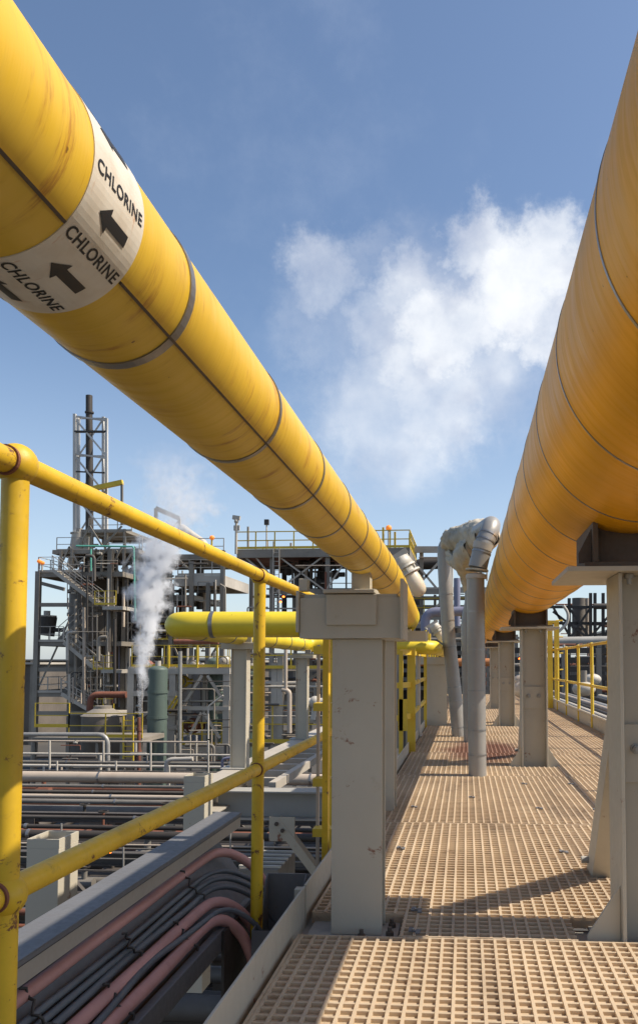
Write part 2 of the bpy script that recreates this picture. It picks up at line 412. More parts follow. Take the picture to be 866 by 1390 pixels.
# ------------------------------------------------------------------ right columns
def rcol(y, label, cap_z=1.095):
    t = thing('support_column', label, 'column', (.55,y,0), 'columns under the big amber pipe')
    x0, x1 = .462, .668; d = .205
    m = MB(); m.box(x0,x0+.011,y,y+d,-.03,cap_z-.001); m.build('flange', M['beige'], t, .0015)
    m = MB(); m.box(x1-.011,x1,y,y+d,-.03,cap_z-.001); m.build('flange', M['beige'], t, .0015)
    m = MB(); m.box(x0+.012,x1-.012,y+d/2-.005,y+d/2+.005,-.03,cap_z-.001); m.build('web', M['beige'], t)
    pl = MB(); pl.box(x0+.013,x1-.013,y+d/2-.017,y+d/2-.006,.45,.63); pl = pl.build('splice_plate', M['beige'], t, .002)
    for bx in (x0+.062, x1-.062):
        b_ = MB(); b_.cyl((bx,y+d/2-.0175,.555),(bx,y+d/2-.022,.555),.017,18); b_.cyl((bx,y+d/2-.022,.555),(bx,y+d/2-.036,.555),.0125,6); b_.cyl((bx,y+d/2-.036,.555),(bx,y+d/2-.043,.555),.007,10)
        b_.build('bolt', M['greysteel'], pl)
    m = MB(); m.box(.305,.765,y-.04,y+.40,cap_z,cap_z+.015); cp = m.build('cap_plate', M['beige'], t, .0015)
    for bx in (.50,.62):
        b_ = MB(); b_.cyl((bx,y+.03,cap_z-.002),(bx,y+.03,cap_z-.016),.016,6); b_.cyl((bx,y+.03,cap_z-.016),(bx,y+.03,cap_z-.034),.008,10); b_.build('bolt', M['greysteel'], cp)
    m = MB(); m.box(.39,.76,y-.03,y+.30,-.045,-.03); m.build('base_plate', M['greysteel'], t, .002)
    m = MB(); m.prism([(x0-.002,y+.03,-.028),(x0-.10,y+.03,-.028),(x0-.10,y+.03,.0),(x0-.002,y+.03,.15)], (0,.01,0)); m.build('gusset', M['beige'], t, .001)
    m = MB(); m.prism([(x1+.002,y+.03,-.028),(x1+.10,y+.03,-.028),(x1+.10,y+.03,.0),(x1+.002,y+.03,.15)], (0,.01,0)); m.build('gusset', M['beige'], t, .001)
    # raking brace behind
    m = MB(); bx = .482
    m.prism([(bx,y+.72,-.02),(bx,y+.86,-.02),(bx,y+d+.012,.80),(bx,y+d+.012,.66)], (.075,0,0)); m.build('brace', M['beige'], t, .0015)
    b_ = MB(); b_.cyl((.455,y+.80,.04),(.481,y+.80,.04),.014,8); b_.build('bolt', M['greysteel'], t)
    # pipe shoe
    return t
def shoe(y, label, cap_z=1.111):
    t = thing('pipe_shoe', label, 'pipe shoe', (.51,y,cap_z), 'brown shoes under the big amber pipe')
    z1 = BZ-BR+.02
    m = MB(); m.box(.36,.70,y,y+.36,cap_z,cap_z+.014); m.build('sole', M['brown'], t, .001)
    m = MB(); m.box(.385,.40,y+.001,y+.36,cap_z+.015,BZ-math.sqrt(BR**2-.115**2)+.004); m.build('side_plate', M['brown'], t)
    m = MB(); m.box(.64,.655,y+.001,y+.36,cap_z+.015,BZ-math.sqrt(BR**2-.125**2)+.004); m.build('side_plate', M['brown'], t)
    m = MB(); m.box(.401,.639,y+.06,y+.075,cap_z+.015,z1); m.build('end_plate', M['brown'], t)
    m = MB(); m.prism([(.384,y+.03,cap_z+.015),(.345,y+.03,cap_z+.015),(.345,y+.03,cap_z+.045),(.384,y+.03,cap_z+.12)], (0,.012,0)); m.build('wing', M['brown'], t)
    return t
names = ['nearest beige column on the right, cropped by the photo edge', 'second beige column from the right edge, with two bolts in plain view',
         'third beige column under the amber pipe, beyond the standpipes', 'farthest beige column under the amber pipe, half hidden']
c0 = None
for i, y in enumerate((2.42, 6.38, 10.42, 14.3)):
    if i == 0:
        c0 = rcol(y, names[0]); s0 = shoe(y-.02, 'brown steel shoe on the cap of the nearest right column')
    else:
        dup(c0, (-.018 if i == 1 else -.03, y-2.42, 0), names[i])
        dup(s0, (0, y-2.42, 0), 'brown steel shoe on the cap of the %s right column' % ['second','third','farthest'][i-1])

# ------------------------------------------------------------------ left columns
def lcol(name, label, x0, x1, y, d, cx0, cx1, cz0, cz1, z0=-.03, full=True):
    t = thing(name, label, 'column', ((x0+x1)/2,y,0))
    m = MB(); m.box(x0,x1,y,y+.011,z0,cz0-.001); m.build('flange', M['beige'], t, .0015)
    m = MB(); m.box(x0,x1,y+d-.011,y+d,z0,cz0-.001); m.build('flange', M['beige'], t, .0015)
    m = MB(); m.box((x0+x1)/2-.005,(x0+x1)/2+.005,y+.012,y+d-.012,z0,cz0-.001); m.build('web', M['beige'], t)
    if full:
        m = MB(); m.box(cx0,cx1,y-.02,y-.01,cz0,cz1-.012); m.box(cx0+.001,cx1-.001,y-.011,y+d+.02,cz0+.001,cz0+.012)
        m.box(cx0+.012,cx1-.012,y-.0095,y+d+.02,cz1-.012,cz1); h_ = m.build('cap_beam', M['beige'], t, .0015)
        m = MB(); m.box(cx1+.001,cx1+.011,y-.05,y+d+.03,cz0-.004,cz1+.045); m.build('end_plate', M['beige'], h_, .002)
        m = MB(); m.box(cx0-.011,cx0-.001,y-.03,y+d+.03,cz0+.02,cz1+.01); m.build('end_plate', M['beige'], h_, .002)
        m = MB(); m.box(cx0-.004,cx0+.024,y-.021,y+.02,cz1+.0105,cz1+.05); m.build('lug', M['beige'], h_, .002)
        m = MB(); m.box(cx0+.086,cx0+.246,y-.031,y-.021,cz1-.10,cz1-.002); m.build('pad_plate', M['beige'], h_, .002)
        m = MB(); m.box(cx0+.078,cx0+.242,y-.045,y+.12,cz1+.001,cz1+.013); m.build('seat_plate', M['beige'], h_, .002)
    else:
        m = MB(); m.box(cx0,cx1,y-.02,y+d+.02,cz0,cz1); m.build('cap_beam', M['beige'], t, .002)
    m = MB(); m.box(x0-.075,x1+.05,y-.05,y+d+.05,-.045,-.031); bp = m.build('base_plate', M['greysteel'], t, .002)
    for bx, by in ((x1+.025,y+.0),(x1+.025,y+.08),(x0+.1,y-.03)):
        m = MB(); m.cyl((bx,by,-.031),(bx,by,-.018),.013,6); m.cyl((bx,by,-.018),(bx,by,-.004),.007,8); m.build('bolt', M['brown'], bp)
    return t
lcol('support_column', 'beige T-headed column in the foreground under the chlorine pipe', -.425, -.265, 2.50, .11, -.527, -.205, .898, 1.040)
lcol('support_column', 'beige column just behind the T-headed foreground column', -.56, -.40, 4.42, .16, -.60, -.222, .945, 1.0, full=False)
lcol('support_column', 'pale column beyond the yellow gate, left of the standpipes', -.53, -.25, 10.45, .16, -.665, -.21, .80, .90, full=False)
m = MB(); m.box(AX-.03,AX+.03,2.54,2.60,1.054,AZ-AR+.006); m.box(AX-.05,AX+.05,2.53,2.61,1.0535,1.060)
tag(m.build('pipe_shoe', M['beige']), 'small beige shoe between the T-headed column and the chlorine pipe', 'pipe shoe')
m = MB(); m.box(AX-.03,AX+.03,4.45,4.55,1.001,1.012); m.box(AX-.012,AX+.012,4.45,4.55,1.012,1.03)
tag(m.build('pipe_shoe', M['beige']), 'small shoe on the column behind the T-headed column', 'pipe shoe')

# ------------------------------------------------------------------ left handrail
t = thing('handrail', 'yellow tubular handrail with ball joints, foreground left', 'handrail', (-.71,1.19,-.16))
RX = -.71; rr = .0205
def post(x, y, ztop, zb, mat, parent, r=rr, balls=(), rb=.037):
    p_ = MB().cyl((x,y,zb),(x,y,ztop),r,24).build('post', mat, parent)
    for z in balls:
        MB().ball((x,y,z), rb, 28, 18).build('ball_joint', mat, p_)
for y in (1.19, 2.68, 4.2, 5.75):
    post(RX, y, 1.125, -.17, M['yellow'], t, balls=(1.135 if y < 2 else 1.118, .462) if y < 4 else (), rb=.033 if y < 2 else .030)
for z, dz in ((1.135,-.012),(.466,-.008)):
    MB().tube([(RX,-.4,z),(RX,1.19,z),(RX,2.68,z+dz),(RX,5.75,z+dz)], rr, 24, smooth=True).build('rail', M['yellow'], t)
for y, z in ((1.19-.030,1.135),(1.19-.030,.466),(2.68-.026,1.123),(2.68-.026,.458)):
    MB().ring((RX,y,z),(0,1,0),rr-.001,rr+.0035,.006,28).build('weld_ring', M['rusted'], t)

# ------------------------------------------------------------------ cable tray with cover
cv = MB()
ca, cb = P(297,1098,3.15), P(331,1100,3.15)
X0c, X1c, Zc = -1.005, -.898, .222
cv.box(X0c,X1c,.6,3.15,Zc-.003,Zc); cv.box(X1c-.003,X1c,.6,3.15,Zc-.014,Zc-.0035)
tt = thing('cable_tray', 'grey steel cable tray with a long flat cover, outside the handrail', 'cable tray', (-.9,1.5,0))
cv.build('cover', M['galv'], tt, .001)
m = MB(); m.box(X1c-.012,X1c-.006,.6,3.15,Zc-.058,Zc-.0145); m.build('cover_edge', M['galvtan'], tt)
m = MB(); m.box(X1c-.010,X1c+.001,.6,3.13,Zc-.0145,Zc-.0137); m.build('gasket', M['dark'], tt)
m = MB(); m.prism([(-1.0,.6,.16),(-.985,.6,.16),(-.80,.6,-.09),(-.815,.6,-.09)], (0,2.45,0)); m.build('back_plate', M['galv'], tt)
# fixing studs on the back plate
y = 1.0
while y < 2.95:
    m = MB(); m.ball((-.945,y,.118), .004, 8, 6); m.build('stud', M['palepipe'], tt); m = MB(); m.ball((-.90,y+.01,.052),.004,8,6); m.build('stud', M['palepipe'], tt); y += .09
m = MB(); m.box(-.80,-.775,.6,2.86,-.094,-.03); m.build('edge_rail', M['galv'], tt, .002)
m = MB(); m.box(-.814,-.80,.6,2.80,-.096,-.09); m.box(-.774,-.765,2.5,2.86,-.4,-.03); m.build('floor_plate', M['dark'], tt)
def cable(pts, r, mat, label, grp):
    o = MB().tube(pts, r, 14).build('cable', mat); return tag(o, label, 'cable', grp)
def run(s, off, yb, r, mat, label, grp, drop=.45, xo=.10, wig=.004, seed=0):
    "s: 0 at the top of the slope, 1 at the bottom"
    x = -.957+(.170)*s+off; z = .118-.19*s+off
    pts = []; n = 16
    for i in range(n+1):
        y = .6+(yb-.6)*i/n
        pts.append(Vector((x+wig*noise.noise(Vector((y*2.2,seed,0))), y, z+wig*noise.noise(Vector((y*2.2,0,seed))))))
    a = pts[-1]
    pts += [a+Vector((xo*.10,.07,.004)), a+Vector((xo*.28,.13,-.012)), a+Vector((xo*.55,.18,-.06)), a+Vector((xo*.80,.205,-.13)), a+Vector((xo*.95,.215,-.22)), a+Vector((xo*1.05,.21,-drop))]
    sm = [pts[0]]
    P_ = pts
    for i in range(len(P_)-1):
        p0, p1, p2, p3 = P_[max(i-1,0)], P_[i], P_[i+1], P_[min(i+2,len(P_)-1)]
        for k in range(1,4):
            u = k/3; sm.append(.5*((2*p1)+(-p0+p2)*u+(2*p0-5*p1+4*p2-p3)*u*u+(-p0+3*p1-3*p2+p3)*u**3))
    return cable(sm, r, mat, label, grp)
run(.06,.016,2.80,.0165,M['redcable'],'faded red cable right under the tray cover, topmost of the red ones','cables in the tray',xo=.20,seed=1)
run(.25,.014,2.68,.0085,M['blackcable'],'thin black cable below the topmost red cable','cables in the tray',xo=.25,seed=2)
run(.33,.014,2.64,.0085,M['blackcable'],'middle black cable of the strapped three','cables in the tray',xo=.25,seed=3)
run(.41,.015,2.60,.0095,M['blackcable'],'thickest lower black cable of the strapped three','cables in the tray',xo=.23,seed=4)
run(.54,.018,2.50,.0175,M['redcable'],'faded red cable between two black cable groups, middle of three','cables in the tray',xo=.16,seed=5)
run(.64,.030,2.46,.0085,M['blackcable'],'single black cable lying on the two lower red cables','cables in the tray',xo=.17,seed=6,wig=.014)
run(.73,.020,2.42,.0185,M['redcable'],'lowest and thickest faded red cable in the tray','cables in the tray',xo=.12,seed=7)
for i, (y, s0_, s1_) in enumerate(((1.35,.2,1.0),(1.62,.0,.55),(1.85,.5,1.0),(2.05,.2,.55),(2.3,.5,1.0),(2.55,.0,.55),(1.1,.2,1.0))):
    m = MB(); pts = []
    for k in range(13):
        s = s0_+(s1_-s0_)*k/12; bulge = .034+.006*math.sin(k*1.9)
        pts.append((-.957+.17*s*.86+bulge*.8, y+.012*math.sin(k*.7), .118-.19*s*.86+bulge*.75))
    m.tube(pts, .0035, 8)
    tag(m.build('cable_tie', M['dark']), 'black cable tie round the tray cables, %s' % ['second from the frame bottom','third up, near the cover','fourth up, round the red cables','fifth up, round the black cables','last one round the lower red cables','last one just under the cover','first at the frame bottom'][i], 'cable tie', 'ties round the tray cables')
# short box posts beside the tray
bp = None
for i, (y, lb) in enumerate(((2.62,'pale open-topped box post at the left, beside the foreground handrail post'),(4.12,'pale open-topped box post beyond the end of the tray cover'))):
    t = thing('box_post', lb, 'post', (-1.43,y,-.6), 'short box posts outside the handrail')
    m = MB(); m.box(-1.49,-1.376,y,y+.136,-.9,.19); m.build('tube', M['beige'], t, .002)
    m = MB()
    for a in ((-1.49,-1.376,y,y+.006),(-1.49,-1.376,y+.13,y+.136),(-1.49,-1.484,y+.0061,y+.1299),(-1.382,-1.376,y+.0061,y+.1299)): m.box(a[0],a[1],a[2],a[3],.1902,.222)
    m.build('rim', M['beige'], t)
# grey trough behind the kick plate
t = thing('drip_trough', 'grey U-shaped sheet trough behind the second handrail post', 'trough', (-.63,2.85,-.2))
m = MB()
prof = [(0,.05),(.02,.05),(.045,.04),(.06,.01),(.075,-.03),(.10,-.05),(.11,-.05)]
m.prism([(-.70,2.80,.075),(-.567,2.80,.075),(-.567,2.80,-.3),(-.70,2.80,-.3)], (0,.006,0))
m.prism([(-.562,2.80,.075),(-.562,2.77,.06),(-.562,2.745,.0),(-.562,2.70,-.045),(-.562,2.60,-.06),(-.562,2.60,-.3),(-.562,2.80,-.3)], (-.005,0,0))
m.prism([(-.705,2.80,.075),(-.705,2.77,.06),(-.705,2.745,.0),(-.705,2.70,-.045),(-.705,2.60,-.06),(-.705,2.60,-.3),(-.705,2.80,-.3)], (.005,0,0))
m.box(-.70,-.567,2.6,2.606,-.3,-.06); m.build('trough_sheet', M['galv'], t)

# ------------------------------------------------------------------ side frame that carries the yellow loop
beamthing('platform_beam', 'deep grey cross beam bolted to the walkway, below the yellow mid rail', 'beam', (-1.66,5.25,-.12), (-.56,5.25,-.12), .16, .19, .012, M['greysteel'])
beamthing('platform_beam', 'long pale beam carrying the two pipe loop columns', 'beam', (-1.70,5.0,-.06), (-1.70,17,-.06), .24, .16, .012, M['fargrey2'])
m = MB()
y = 5.6
while y < 12: m.box(-1.56,-1.36,y,y+.05,-.06,.0); y += .38
m.bar((-1.33,5.4,-.03),(-1.33,12,-.03),.05,.06)
tag(m.build('rung_ladder', M['fargrey2']), 'pale ladder-like frame lying beside the long pale beam', 'frame')
m = MB(); m.bar(P(376,1112,5.2),P(432,1186,5.2),.055,.09,(0,1,0)); 
t = thing('knee_brace', 'pale diagonal knee brace under the cross beam', 'brace', tuple(P(376,1112,5.2)))
m.build('strut', M['beige'], t, .002)
m = MB(); a = P(366,1108,5.17); m.box(a.x,a.x+.17,5.16,5.172,a.z-.16,a.z-.002); g_ = m.build('gusset', M['beige'], t, .002)
for px_, py_ in ((366+10,1118),(384,1127)):
    c = P(px_,py_,5.16); m = MB(); m.cyl((c.x,5.159,c.z),(c.x,5.14,c.z),.014,6); m.build('bolt', M['brown'], g_)
for i, (y, zc, lb) in enumerate(((5.9,.925,'grey column with flat cap holding up the yellow pipe loop, nearer one'),(8.2,.87,'slender grey column holding up the yellow pipe loop, farther one'))):
    t = thing('loop_column', lb, 'column', (-1.72,y,.02), 'columns under the yellow pipe loop')
    m = MB(); m.box(-1.78,-1.772,y,y+.11,.03,zc); m.build('flange', M['beige'], t)
    m = MB(); m.box(-1.668,-1.66,y,y+.11,.03,zc); m.build('flange', M['beige'], t)
    m = MB(); m.box(-1.771,-1.669,y+.012,y+.02,.03,zc); m.build('web', M['beige'], t)
    m = MB(); m.box(-1.85,-1.59,y-.03,y+.16,zc+.001,zc+.05 if i == 0 else zc+.035); m.build('cap', M['beige'], t, .002)
    m = MB(); m.box(-1.84,-1.6,y-.05,y+.16,.0225,.03); m.box(-1.68,-1.62,y-.02,y+.0,zc+.051,zc+.09); m.build('base_plate', M['greysteel'], t)

# ------------------------------------------------------------------ standpipes with lagged joints
def standpipe(label, base, pts, r, seams, bandz=()):
    t = thing('standpipe', label, 'pipe', base, 'grey standpipes rising through the walkway')
    MB().tube(pts, r, 32).build('lagging', M['lag'], t)
    p = [Vector(q) for q in pts]
    for z in seams:
        for i in range(len(p)-1):
            if p[i].z <= z < p[i+1].z:
                u = (z-p[i].z)/(p[i+1].z-p[i].z); c = p[i].lerp(p[i+1], u)
                MB().ring(c, (p[i+1]-p[i]), r-.003, r+.0025, .012, 32).build('strap', M['band'], t)
    return t
A0 = Vector((.082,5.85,-.05))
def PA(px,py,Y): v = P(px,py,Y); return (v.x,v.y,v.z)
A_top = PA(645,779,5.85)
t = standpipe('tall grey lagged standpipe nearest to the camera, standing in the walkway', tuple(A0), [tuple(A0), A_top], .066, (.15,.33,.62,.92,1.2))
upA = bend([PA(648,771,5.85), PA(655,742,5.86), PA(668,712,5.92), PA(650,722,6.9)], .13, 10)
MB().tube(upA, .07, 32).build('lagging', M['lag'], t)
MB().ring(PA(646,783,5.85),(0,0,1),.06,.078,.03,32).build('collar', M['palepipe'], t)
MB().ring(PA(647,774,5.85),(.1,0,1),.05,.085,.012,32).build('collar', M['beige'], t)
for q, d in ((PA(655,742,5.86),(.3,0,1)),): MB().ring(q, d, .066, .075, .05, 32).build('strap', M['palepipe'], t)
for k_ in (3,6,9,12):
    MB().ring(upA[k_], upA[k_+1]-upA[k_-1], .066, .0735, .012, 32).build('strap', M['band'], t)
B0 = PA(623,1004,8.95)
ptsB = [B0, PA(617,940,8.95), PA(609,868,8.95), PA(604,790,8.95)]+bend([PA(603,770,8.95),PA(602,738,8.95),PA(625,728,8.9),PA(645,735,8.8)], .12, 10)
t = standpipe('leaning grey standpipe, leftmost of the three', B0, ptsB, .077, (.1,.4,.55,1.0,1.3,1.6))
C0 = PA(638,1010,8.3)
t = standpipe('short grey standpipe half hidden behind the nearest one', C0, [C0, PA(636,930,8.3), PA(634,852,8.3), PA(635,838,8.3), PA(639,818,8.3), PA(640,770,8.2)], .068, (.15,.5,.9,1.1))
# canvas-wrapped valves and bends
def wrap(label, pts, rs, seed):
    pts = [Vector(p) for p in pts]; fine = []; fr = []
    for i in range(len(pts)-1):
        p0, p1, p2, p3 = pts[max(i-1,0)], pts[i], pts[i+1], pts[min(i+2,len(pts)-1)]
        for k in range(12):
            u = k/12; fine.append(.5*((2*p1)+(-p0+p2)*u+(2*p0-5*p1+4*p2-p3)*u*u+(-p0+3*p1-3*p2+p3)*u**3)); fr.append(rs[i]*(1-u)+rs[i+1]*u)
    fine.append(pts[-1]); fr.append(rs[-1])
    o = MB().tube(fine, fr, 56).build('lagging_wrap', M['wrap'])
    for v in o.data.vertices:
        c = v.co; n_ = v.normal
        fold = 1-abs(noise.noise(Vector((c.x*20+c.z*12, c.y*6, c.z*9+seed))))*2
        big = noise.noise(Vector((c.x*6, c.y*6, c.z*6+seed)))
        v.co = c+n_*(.022*fold+.020*big+.007*noise.noise(c*34))
    return tag(o, label, 'lagging', 'canvas wraps round the standpipe valves')
wrap('large pale canvas wrap bridging the tops of the standpipes', [P(607,741,8.6),P(614,732,8.5),P(628,731,8.3),P(643,728,8.0),P(655,727,7.4),P(661,727,6.6)], [.085,.11,.13,.15,.14,.09], 1)
wrap('sagging stained canvas wrap hanging below the standpipe bridge', [P(648,742,7.6),P(637,752,7.9),P(633,765,8.1),P(637,780,8.2),P(638,800,8.3)], [.12,.15,.12,.09,.07], 5)
wrap('small stained canvas wrap sagging beside the leaning standpipe', [P(611,752,8.6),P(619,758,8.5),P(628,764,8.3),P(632,776,8.2)], [.06,.10,.09,.05], 9)
t = bpy.data.objects.get('standpipe')
m = MB(); m.tube([P(618,716,8.3),P(655,718,8.3)], .012, 10); m.ring(P(637,717,8.3),(0,0,1),.10,.115,.014,20)
tag(m.build('handwheel', M['dark']), 'dark valve handwheel on top of the canvas wrap', 'handwheel')

# ------------------------------------------------------------------ flood lamps (well-glass type)
def lamp(px, py, Y, s, label, polex, tilt=33):
    c = P(px, py, Y); t = thing('walkway_lamp', label, 'lamp', tuple(c), 'well-glass lamps beside the walkway')
    d = Vector((math.sin(R(tilt)), 0, -math.cos(R(tilt))))
    def at(k): return c+d*k*s
    m = MB(); pr = [(-.30,.17),(-.28,.19),(-.12,.20),(-.10,.16),(.02,.17)]
    m.tube([at(k) for k, r_ in pr], [r_*s for k, r_ in pr], 28); m.build('housing', M['lampbody'], t)
    for k, r_ in ((-.10,.22),(.03,.235)):
        m = MB(); m.ring(at(k), d, .14*s, r_*s, .035*s, 32); m.build('flange_ring', M['lampbody'], t)
    m = MB()
    for j in range(6):
        a = d.orthogonal().normalized(); a.rotate(Matrix.Rotation(j*math.pi/3, 3, d)); m.bar(at(-.30)+a*.17*s, at(.02)+a*.17*s, .03*s, .05*s, a)
    m.build('rib', M['lampbody'], t)
    m = MB(); g = [(.05,.165),(.15,.17),(.28,.165),(.38,.145),(.44,.11),(.475,.06),(.485,.004)]
    m.tube([at(k) for k, r_ in g], [r_*s for k, r_ in g], 28); m.build('glass', M['glass'], t)
    side = Vector((d.z*-1, 0, d.x)) ; side = Vector((math.cos(R(tilt)),0,math.sin(R(tilt))))
    m = MB(); m.bar(at(-.36)-side*.36*s, at(-.36)+side*.22*s, .10*s, .035*s, (0,1,0)); m.build('bracket', M['palepipe'], t)
    m = MB(); top = at(-.36)-side*.33*s; m.tube(bend([(polex,Y,-.05),(polex,Y,top.z-.02),tuple(top)], .05), .016, 12); m.build('stem', M['greysteel'], t)
    return t
lamp(553, 778, 6.0, .43, 'large cream well-glass lamp tilted above the end of the chlorine pipe', -.575)
lamp(594, 857, 11.5, .38, 'small cream well-glass lamp farther down the walkway', -.56)

# ------------------------------------------------------------------ yellow gate, posts and ladder on the left edge
t = thing('safety_gate', 'bright yellow channel-framed gate at the left edge of the walkway', 'gate', (-.53,7.4,0))
for (px, y, w) in ((558,7.35,.075),(544,7.0,.035),(577,10.2,.04)):
    x = P(px, 950, y).x; m = MB(); m.box(x-w/2,x+w/2,y,y+.03,-.02,.96 if w > .05 else .93); m.build('post', M['yellow_far'], t)
for z in (.92,.62,.33):
    m = MB(); m.bar((-.60,7.02,z),(-.52,7.36,z),.03,.05); m.bar((-.52,7.4,z),(-.53,10.2,z),.03,.04); m.build('rail', M['yellow_far'], t)
m = MB(); m.box(-.60,-.52,7.0,7.01,.22,.50); m.build('panel', M['yellow_far'], t)
t = thing('handrail', 'far yellow handrail beyond the gate on the left edge', 'handrail', (-.54,11,0))
for y in (11.0,11.6,12.3,13.2,14.3,15.6): m = MB(); m.cyl((-.56,y,0),(-.56,y,1.28 if y < 12.5 else 1.07),.017,10); m.build('post', M['yellow_far'], t)
for z in (1.06,.56): m = MB(); m.cyl((-.56,11,z),(-.56,20,z),.017,10); m.build('rail', M['yellow_far'], t)
# conduit with a crook
m = MB(); q = P(567.5,1002,8.8)
m.tube(bend([(q.x,8.8,-.04),(q.x,8.8,1.04),(q.x-.13,8.8,1.05),(q.x-.14,8.8,.9)], .07), .026, 16)
m.ring((q.x,8.8,.03),(0,0,1),.02,.05,.03,16)
tag(m.build('conduit', M['palepipe']), 'pale vertical conduit with a crooked top beside the gate', 'conduit')
# ladder cage seen left of the T-headed column
t = thing('access_ladder', 'yellow access ladder with cage hoops left of the T-headed column', 'ladder', (-.56,3.3,0))
x = P(442,900,3.25).x
m = MB(); m.box(x-.012,x+.012,3.25,3.30,-.6,.92); m.build('stile', M['yellow'], t)
x2 = P(432,900,3.45).x
m = MB(); m.box(x2-.006,x2+.006,3.45,3.47,-.9,.90); m.build('stile', M['beigepipe'], t)
for py_ in (881,958,1060,1128):
    zz = P(437,py_,3.4).z; m = MB(); m.box(x2-.008,x+.012,3.38,3.46,zz-.022,zz+.012); m.build('hoop', M['yellow_far'], t)

# ------------------------------------------------------------------ right railing
t = thing('handrail', 'pale yellow railing along the right edge of the walkway', 'handrail', (1.6,9,0))
for y in (2.6,3.9,5.2,6.5,7.75,9.0,10.2,11.4,12.75,14.0,15.2,16.5,17.8,19.1):
    m = MB(); m.cyl((1.6,y,-.05),(1.6,y,1.07),.021,14); m.ball((1.6,y,1.055),.03,12,8); m.ball((1.6,y,.53),.03,12,8); m.build('post', M['yellow_far'], t)
for z in (1.055,.53): m = MB(); m.cyl((1.6,1,z),(1.6,20.5,z),.019,14); m.build('rail', M['yellow_far'], t)
t = thing('access_ladder', 'tall yellow ladder stiles standing up behind the right railing', 'ladder', (1.7,14.4,0))
for px_ in (746,755):
    c = P(px_,846,14.6); m = MB(); m.box(c.x-.045,c.x+.045,14.6,14.65,-.5,c.z); m.build('stile', M['yellow_far'], t)
c = P(750,846,14.6); m = MB(); m.box(P(743,846,14.6).x,P(758,846,14.6).x,14.58,14.66,c.z,c.z+.05); m.build('hoop', M['yellow_far'], t)
for k_ in range(6): m = MB(); z = .1+.3*k_; m.cyl((P(746,0,14.6).x,14.62,z),(P(755,0,14.6).x,14.62,z),.012,8); m.build('rung', M['yellow_far'], t)

# ------------------------------------------------------------------ plant behind: builders
def pipe(name, label, pix, Y, wpx, mat, group=None, cat='pipe', r=None, bendr=None, n=14, cap=True):
    "pipe through photo points at depth Y (a number, or one per point), wpx thick"
    Ys = Y if isinstance(Y, (list, tuple)) else [Y]*len(pix)
    rad = r or wpx/2*U(sum(Ys)/len(Ys))
    pts = [P(a, b_, y) for (a, b_), y in zip(pix, Ys)]
    if len(pts) > 2: pts = bend(pts, bendr or rad*2.6, 6)
    o = MB().tube(pts, rad, n).build(name, mat); return tag(o, label, cat, group)
def B(m, px0, px1, py0, py1, Y, dep):
    a = P(px0, py1, Y); b_ = P(px1, py0, Y)
    m.box(min(a.x,b_.x), max(a.x,b_.x), Y, Y+dep, min(a.z,b_.z), max(a.z,b_.z)); return m
def part(name, mat, par, f, bevel=0):
    m = MB(); f(m); return m.build(name, mat, par, bevel)
def rail_at(par, x0, x1, y0, y1, z, mat, h=1.1, step=1.5, r=.03, mid=2):
    "guard rail between two floor points, one mesh"
    a = Vector((x0,y0,z)); b_ = Vector((x1,y1,z)); L = (b_-a).length; n = max(1, round(L/step)); m = MB()
    for k in range(n+1):
        p = a.lerp(b_, k/n); m.bar(p, p+Vector((0,0,h)), r*1.3, r*1.3)
    for k in range(mid): 
        dz = Vector((0,0,h*(1-k*.5)-.01)); m.bar(a+dz, b_+dz, r*1.1, r*1.1)
    m.bar(a+Vector((0,0,.08)), b_+Vector((0,0,.08)), .02, .14)
    return m.build('guard_rail', mat, par)
def xpx(px, Y): return P(px, 900, Y).x
def zpx(py, Y): return P(500, py, Y).z
def deck(par, px0, px1, py, Y, dep, mat, th=.35, name='deck'):
    z = zpx(py, Y); m = MB(); x0, x1 = xpx(px0,Y), xpx(px1,Y)
    m.box(x0,x1,Y,Y+dep,z-.08,z); m.box(x0,x1,Y-.02,Y+.15,z-th,z-.085); m.box(x0,x1,Y+dep-.15,Y+dep+.02,z-th,z-.085)
    m.box(x0,x0+.15,Y+.16,Y+dep-.16,z-th,z-.085); m.box(x1-.15,x1,Y+.16,Y+dep-.16,z-th,z-.085)
    k_ = x0+1.5
    while k_ < x1-.5: m.box(k_,k_+.1,Y+.16,Y+dep-.16,z-.3,z-.085); k_ += 1.5
    return m.build(name, mat, par)
def post_px(par, px, pyt, pyb, Y, w, mat, name='column'):
    x = xpx(px, Y); m = MB(); m.ibeam((x,Y,zpx(pyb,Y)),(x,Y,zpx(pyt,Y)),w,w,w*.09,(0,1,0)); return m.build(name, mat, par)
def stair(par, pa, pb, Y, wid, mat, mrail):
    "flight between photo points pa (top) and pb (foot) at depth Y"
    a = P(*pa, Y); b_ = P(*pb, Y); n = max(6, round(abs(a.z-b_.z)/.2)); m = MB()
    for o_ in (0, wid):
        o3 = Vector((0,o_,0)); m.bar(a+o3, b_+o3, .06, .26, (0,1,0) if False else (0,0,1))
    for k in range(n):
        p = a.lerp(b_, (k+.5)/n); m.box(p.x-.13,p.x+.13,p.y+.05,p.y+wid-.05,p.z-.02,p.z+.03)
    s = m.build('stair_flight', mat, par)
    m = MB()
    for o_ in (0, wid):
        for hh in (1.0,.55): o3 = Vector((0,o_,hh)); m.bar(a+o3, b_+o3, .045, .045)
        for k in range(5): p = a.lerp(b_, k/4)+Vector((0,o_,0)); m.bar(p, p+Vector((0,0,1.0)), .045, .045)
    m.build('stair_rail', mrail, s)
G, G2, D, YF = M['fargrey'], M['fargrey2'], M['dark'], M['yellow_far']
GZ = -7.2

